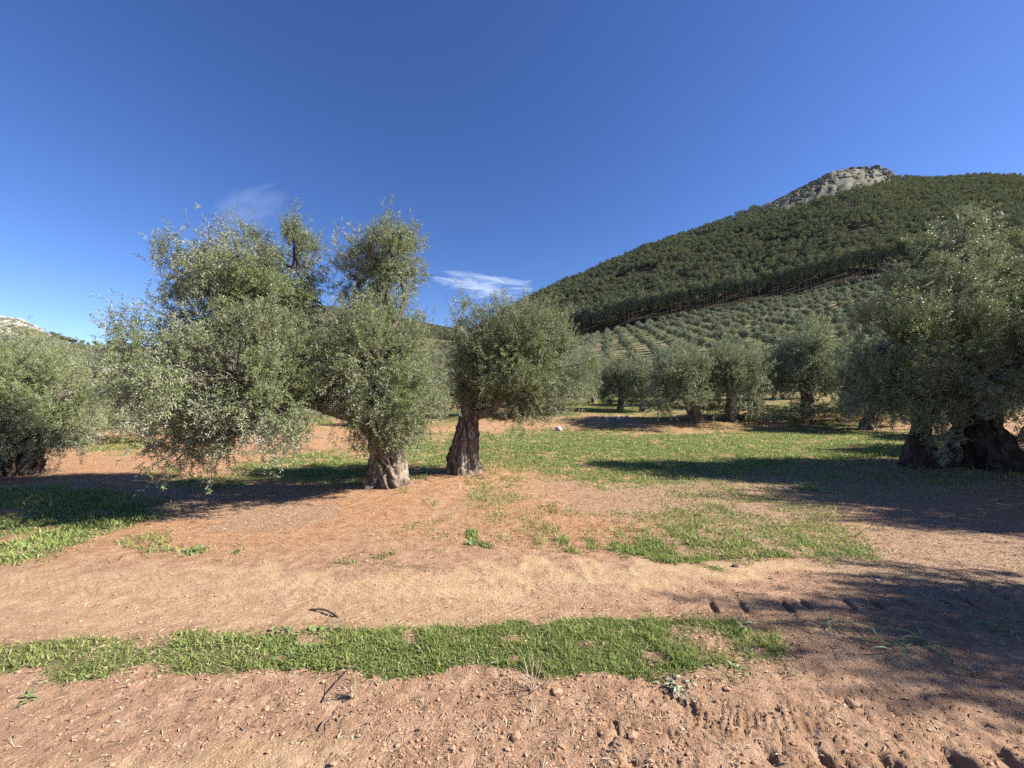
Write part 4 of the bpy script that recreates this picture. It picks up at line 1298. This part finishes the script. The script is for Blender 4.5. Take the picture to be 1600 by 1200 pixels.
# clods
V0, F0 = rock_mesh(3, None)
import bmesh
bm = bmesh.new(); bmesh.ops.create_icosphere(bm, subdivisions=1, radius=1.0)
IV = np.array([v.co[:] for v in bm.verts]); IF = np.array([[v.index for v in f.verts] for f in bm.faces]); bm.free()
x, y, r = polar_samples(48000, 1.35, 9.0, -62, 62, rg2)
cm_ = sstep(-.5, .5, fbm(x / .5, y / .5, octv=2, seed=241))
g, *_ = masks(x, y)
keep = (rg2.random(len(x)) < (.15 + .6 * cm_) * (g < .5) * (.3 + .7 * sstep(3.3, 2.2, y)))
x, y, r = x[keep][:7000], y[keep][:7000], r[keep][:7000]
n = len(x)
sz = rg2.gamma(1.5, .0018, n) + .0016; sz = np.minimum(sz, .012); sz = np.where(rg2.random(n) < .02, sz * 2.2, sz)
jit = 1 + rg2.uniform(-.42, .38, (n, len(IV), 1))
V = IV[None] * jit * (sz[:, None, None] * np.array([1.25, 1.0, .7])) + np.stack([x, y, ground_z(x, y) + sz * .25], 1)[:, None]
Tt = (IF[None] + (np.arange(n) * len(IV))[:, None, None]).reshape(-1, 3)
link("soil_clods", make_mesh("soil_clods", V.reshape(-1, 3), [Tt], M_CLOD, smooth=False), kind='stuff', label="small reddish soil crumbs on the track", category="soil")


# ------------------------------------------------------------ single small things
def stone(px, py, w, label, mat=M_STONE, seed=1, flat=.55, group=None, loc=None, aspect=1.4):
    x, y = gp(px, py) if loc is None else loc
    V, Fc = rock_mesh(seed, mat)
    a = seed * 1.7
    V = V * np.array([w / 2, w / 2 / aspect, w / 2 * flat])
    me = make_mesh("stone", V, [Fc], mat, smooth=False)
    o = link("stone", me, label=label, category="stone")
    o.location = (x, y, gz(x, y) + w * flat * .18); o.rotation_euler = (.1, .05, .3 * math.sin(a))
    if group: o['group'] = group
    return o


stone(1150, 886, .085, "small brown stone on the track, right of centre below the grass patch", M_DARKSTONE, 11)
stone(1371, 905, .07, "small flat cream stone on the track toward the right", M_STONE, 12, .3)
stone(975, 1008 + 330, .001 + .02, "tiny pebble", M_STONE, 13) if False else None
stone(1148, 886, .05, "", M_STONE, 14) if False else None
for i in range(8):
    px = 936 + i * 6.2 + 1.5 * math.sin(i * 5)
    Y = 20.2 + .25 * math.sin(i * 2.1)
    stone(0, 0, .20 + .10 * abs(math.sin(i * 3.3)), "pale stone in the short row on top of the soil bank beyond the grass", M_STONE, 20 + i, .8, "pale stones on the soil bank", ((px - 800) / F * Y, Y), 1.1)
stone(0, 0, .42, "larger pale stone at the left end of the soil bank, behind the compact olive", M_STONE, 40, .8, None, ((873 - 800) / F * 17.8, 17.8))
stone(92, 697, .36, "white stone on grass beyond the low bushy olive at left", M_STONE, 41, .5)


def stick(name, pts, r0, r1, label, cat, mat=M_STICK, twigs=0, seed=1):
    pts = np.array(pts, float); base = pts[0].copy()
    b = Bag(); rng = np.random.default_rng(seed)
    sp = spline(pts - base, 14)
    V, Q, T = tube(sp, np.linspace(r0, r1, 14), 7, lambda th, t, p: 1 + .25 * noise(p[..., 0] * 40, p[..., 1] * 40, p[..., 2] * 40, seed)); b.add(V, Q, T)
    for _ in range(twigs):
        i = rng.integers(2, 12); d = unit(rng.normal(size=3) + np.array([0, 0, .6])) * rng.uniform(.03, .09)
        V, Q, T = tube(np.array([sp[i], sp[i] + d * .5, sp[i] + d]), [r1, r1 * .7, r1 * .4], 4); b.add(V, Q, T)
    o = link(name, b.mesh(name, mat), label=label, category=cat); o.location = base
    return o


def on_ground(px, py, dz=0.0):
    x, y = gp(px, py)
    return (x, y, gz(x, y) + dz)


stick("fallen_twig", [on_ground(484, 949, .006), on_ground(505, 953, .02), on_ground(522, 961, .015), on_ground(530, 965, .0)], .006, .011, "dark bent twig lying above the grass ridge left of centre", "twig")
stick("fallen_twig", [on_ground(505, 1100, .01), on_ground(520, 1085, .03), on_ground(540, 1065, .03), on_ground(556, 1052, .04)], .004, .003, "thin straight twig leaning on the lower edge of the grass ridge", "twig", twigs=3, seed=4)
stick("fallen_twig", [on_ground(497, 1140, .004), on_ground(508, 1128, .015), on_ground(520, 1120, .008), on_ground(524, 1108, .004)], .006, .003, "short dark twig lying on bare soil below the grass ridge", "twig", twigs=2, seed=6)
stick("fallen_branch", [(12.2, 22.6, gz(12.2, 22.6) + .12), (14, 22.2, gz(14, 22.2) + .3), (16, 21.8, gz(16, 21.8) + .2), (17.2, 21.4, gz(17.2, 21.4) + .08)], .06, .04, "long pale bare branch lying behind the heap of cut branches", "branch", M_DRY, 0, 8)

# dried stalks
def dry_plant(px, py, h, label, seed, n=9):
    rng = np.random.default_rng(seed); x, y = gp(px, py)
    b = Bag()
    for i in range(n):
        d = unit(np.array([rng.normal(scale=.45), rng.normal(scale=.45), 1])) * h * rng.uniform(.5, 1)
        P = spline([(0, 0, -.01), d * .5 + rng.normal(scale=.01, size=3), d], 5)
        V, Q, T = tube(P, np.linspace(.0028, .0012, 5), 4); b.add(V, Q, T)
        for _ in range(4):
            j = rng.integers(2, 5); e = unit(rng.normal(size=3) + np.array([0, 0, .8])) * h * .22
            V, Q, T = tube(np.array([P[j], P[j] + e * .6, P[j] + e]), [.0015, .0012, .001], 3); b.add(V, Q, T)
    o = link("dry_plant", b.mesh("dry_plant", M_DRY), label=label, category="dry plant"); o.location = (x, y, gz(x, y))
    return o


dry_plant(832, 1078, .17, "dry brown branching stalk plant at the grass ridge's lower edge, centre", 5, 9)
dry_plant(835, 1112, .07, "tiny dead stalk on bare soil just below the dry branching plant", 6, 3)
dry_plant(552, 1090, .10, "pale tuft of dead stems left of centre below the grass ridge", 7, 10)
o = dry_plant(146, 694, .62, "pale whitish leafless bush behind the low olive at left", 8, 26)


def leaf_part_mesh(L, W, curl, mat, nseg=5, wavy=0.0, seed=0, droop=1.0):
    t = np.linspace(0, 1, nseg + 1)
    prof = np.sin(pi * np.clip(t * .92 + .06, 0, 1)) ** .7 * W / 2
    prof = prof * (1 + wavy * np.sin(t * 22 + seed))
    z = L * (t * .75 - droop * curl * t ** 2); xx = L * (t * .8 + .1 * t ** 2)
    V = np.concatenate([np.stack([xx, prof, z + prof * .3], 1), np.stack([xx, 0 * t, z], 1), np.stack([xx, -prof, z + prof * .3], 1)])
    k = nseg + 1; Q = []
    for i in range(nseg):
        Q += [(i, i + 1, k + i + 1, k + i), (k + i, k + i + 1, 2 * k + i + 1, 2 * k + i)]
    return make_mesh("leaf", V, [np.array(Q)[:, ::-1]], mat, smooth=True)


def rosette(name, px, py, n, L, W, mat, label, cat, seed, curl=.6, wavy=0, loc=None, group=None, spread=.02, nseg=5):
    rng = np.random.default_rng(seed)
    x, y = gp(px, py) if loc is None else loc
    root = empty(name, (x, y, gz(x, y)), label=label, category=cat)
    if group: root['group'] = group
    ms = [leaf_part_mesh(L * q, W, curl * c, mat, nseg, wavy, k) for k, (q, c) in enumerate(((1, 1), (.8, .7), (.65, 1.2)))]
    for i in range(n):
        o = link("leaf", ms[i % 3], root)
        o.rotation_euler = (rng.normal(scale=.25), rng.uniform(-.35, .3), i * 2.4 + rng.uniform(-.3, .3))
        o.location = (rng.normal(scale=spread), rng.normal(scale=spread), 0)
        s_ = rng.uniform(.75, 1.2); o.scale = (s_, s_, s_)
    return root


rosette("thistle", 1058, 1076, 40, .050, .013, M_THIST, "grey-green prickly rosette at the grass ridge's lower edge right of centre", "thistle", 3, .75, .55, spread=.035, nseg=12)
rosette("weed", 1146, 1046, 12, .07, .012, M_WEED, "small green weed tuft just below the right end of the grass ridge", "weed", 4, .6, spread=.015)
rosette("weed", 662, 748, 14, .26, .085, M_WEED, "bright broad-leaved weed between the two front olive trunks", "weed", 5, .55)
rosette("weed", 736, 852, 12, .10, .02, M_WEED, "low green weed alone on the orange soil in front of the compact olive", "weed", 6, .5)
rosette("weed", 50, 1092, 9, .06, .012, M_WEED, "tiny green weed alone on bare soil at lower left", "weed", 7, .6)
for (px, py, sd, lab) in ((432, 1000, 8, "leftmost round-leaved mallow weed growing in the grass ridge"), (505, 990, 9, "round-leaved mallow weed in the middle of the grass ridge, left of centre"), (470, 1028, 10, "round-leaved mallow weed by the lower grass edge left of centre")):
    rosette("mallow", px, py, 22, .045, .024, M_WEED, lab, "weed", sd, .45, spread=.05)
for (px, py, n, L, sd, lab) in ((1392, 1018, 10, .30, 11, "pale strap-leaved weed with the longest arching leaves in the shaded verge"), (1445, 1018, 8, .24, 12, "pale strap-leaved weed right of the longest one in shade"),
                                (1160, 985, 9, .16, 13, "strap-leaved weed at the right end of the grass ridge"), (1300, 985, 8, .20, 14, "strap-leaved weed at the shaded back edge of the verge"), (1560, 990, 8, .22, 15, "strap-leaved weed in shade near the right edge")):
    rosette("strap_weed", px, py, n, L, .011, M_CAREX, lab, "weed", sd, .85, spread=.03, nseg=8)
rosette("weed", 1265, 765, 12, .32, .05, M_WEED, "green weed tuft in the broad shade in front of the tall dark olive", "weed", 16, .5)
rosette("weed", 308, 862, 12, .13, .02, M_WEED, "small weed tuft on soil below the broad olive's shadow", "weed", 17, .5)


# heap of cut branches
def brush(cx, cy0, wx, wy, h, n, seed, label, L=.08, W=.022):
    rng = np.random.default_rng(seed)
    root = empty("brush_pile", (cx, cy0, gz(cx, cy0)), label=label, category="brush pile")
    u = rng.uniform(-1, 1, (n, 2)); hh = h * np.sqrt(np.clip(1 - u[:, 0] ** 2, 0, 1)) * np.sqrt(np.clip(1 - u[:, 1] ** 2, 0, 1)) * (.6 + .6 * np.abs(noise(u[:, 0] * 4, u[:, 1] * 2, seed=seed)))
    P_ = np.stack([u[:, 0] * wx, u[:, 1] * wy, hh * rng.random(n) ** .5], 1)
    d = unit(np.stack([rng.normal(size=n), rng.normal(scale=.7, size=n), rng.normal(scale=.35, size=n) + .15], 1))
    V, T = leaves(P_, d, L, W, rng, 10)
    link("foliage", make_mesh("foliage", V, [T], M_OLIVE), root)
    b = Bag()
    for _ in range(90):
        c = np.array([rng.uniform(-1, 1) * wx, rng.uniform(-1, 1) * wy * .8, rng.uniform(.05, h * .7)])
        d = unit(np.array([rng.normal(), rng.normal(scale=.6), rng.normal(scale=.2)])) * rng.uniform(.4, 1.1)
        V, Q, T = tube(spline([c - d / 2, c + rng.normal(scale=.06, size=3), c + d / 2], 5), np.linspace(.018, .007, 5), 4); b.add(V, Q, T)
    link("cut_branch", b.mesh("cut_branch", M_STICK), root)["kind"] = 'stuff'
    return root


brush(15.6, 19.4, 3.9, .9, 1.0, 2200, 61, "long low heap of cut leafy olive branches lying beyond the grass at right")
brush(20.0, 13.2, 2.2, .8, .6, 600, 63, "heap of cut olive branches behind the massive trunk at the right edge")

# ------------------------------------------------------------ clouds in the sky
w_tc = wn.new("ShaderNodeTexCoord")


def cloud(px, py, rx, ry, rot, stretch, amp, prev, seed, thr):
    """wispy cirrus round a fixed direction of the sky"""
    c = unit(pix_dir(px, py))
    e1 = unit(np.cross(c, [0, 0, 1.0])); e2 = np.cross(e1, c)
    a1 = cos(rot) * e1 + sin(rot) * e2; a2 = -sin(rot) * e1 + cos(rot) * e2

    def dotn(v):
        q = wn.new("ShaderNodeVectorMath"); q.operation = 'DOT_PRODUCT'
        wl.new(w_tc.outputs['Generated'], q.inputs[0]); q.inputs[1].default_value = tuple(v)
        return q.outputs['Value']

    def mt(op, a, b=0.0, cl=False):
        q = wn.new("ShaderNodeMath"); q.operation = op; q.use_clamp = cl
        for i, v in enumerate((a, b)):
            if isinstance(v, bpy.types.NodeSocket): wl.new(v, q.inputs[i])
            else: q.inputs[i].default_value = v
        return q.outputs[0]
    u, v, w = dotn(a1), dotn(a2), dotn(c)
    U = mt('DIVIDE', u, rx); Vv = mt('DIVIDE', v, ry)
    d = mt('ADD', mt('MULTIPLY', U, U), mt('MULTIPLY', Vv, Vv))
    cx = wn.new("ShaderNodeCombineXYZ"); wl.new(mt('MULTIPLY', u, stretch[0]), cx.inputs[0]); wl.new(mt('MULTIPLY', v, stretch[1]), cx.inputs[1]); cx.inputs[2].default_value = seed
    nz = wn.new("ShaderNodeTexNoise"); nz.inputs['Scale'].default_value = 1; nz.inputs['Detail'].default_value = 8; nz.inputs['Roughness'].default_value = .66; nz.inputs['Distortion'].default_value = .5
    wl.new(cx.outputs[0], nz.inputs['Vector'])
    edge = mt('SUBTRACT', 1.0, d, True)
    f = mt('MULTIPLY', mt('SUBTRACT', mt('ADD', nz.outputs['Fac'], mt('MULTIPLY', edge, .55)), thr, True), amp, True)
    f = mt('MULTIPLY', f, mt('MULTIPLY', edge, 2.2, True))
    f = mt('MULTIPLY', f, mt('GREATER_THAN', w, 0.0))
    mx = wn.new("ShaderNodeMix"); mx.data_type = 'RGBA'
    wl.new(f, mx.inputs[0]); wl.new(prev, mx.inputs[6]); mx.inputs[7].default_value = (7.6, 8.2, 9.2, 1)
    return mx.outputs[2]


c_ = cloud(758, 446, .21, .055, radians(-5), (12, 70), 1.5, hs.outputs[0], 4.6, .86)
c_ = cloud(392, 330, .105, .055, radians(38), (9, 30), .26, c_, 7.7, .74)
c_ = cloud(330, 380, .09, .05, radians(20), (9, 30), .18, c_, 5.2, .76)
wl.new(c_, w_bg.inputs[0])
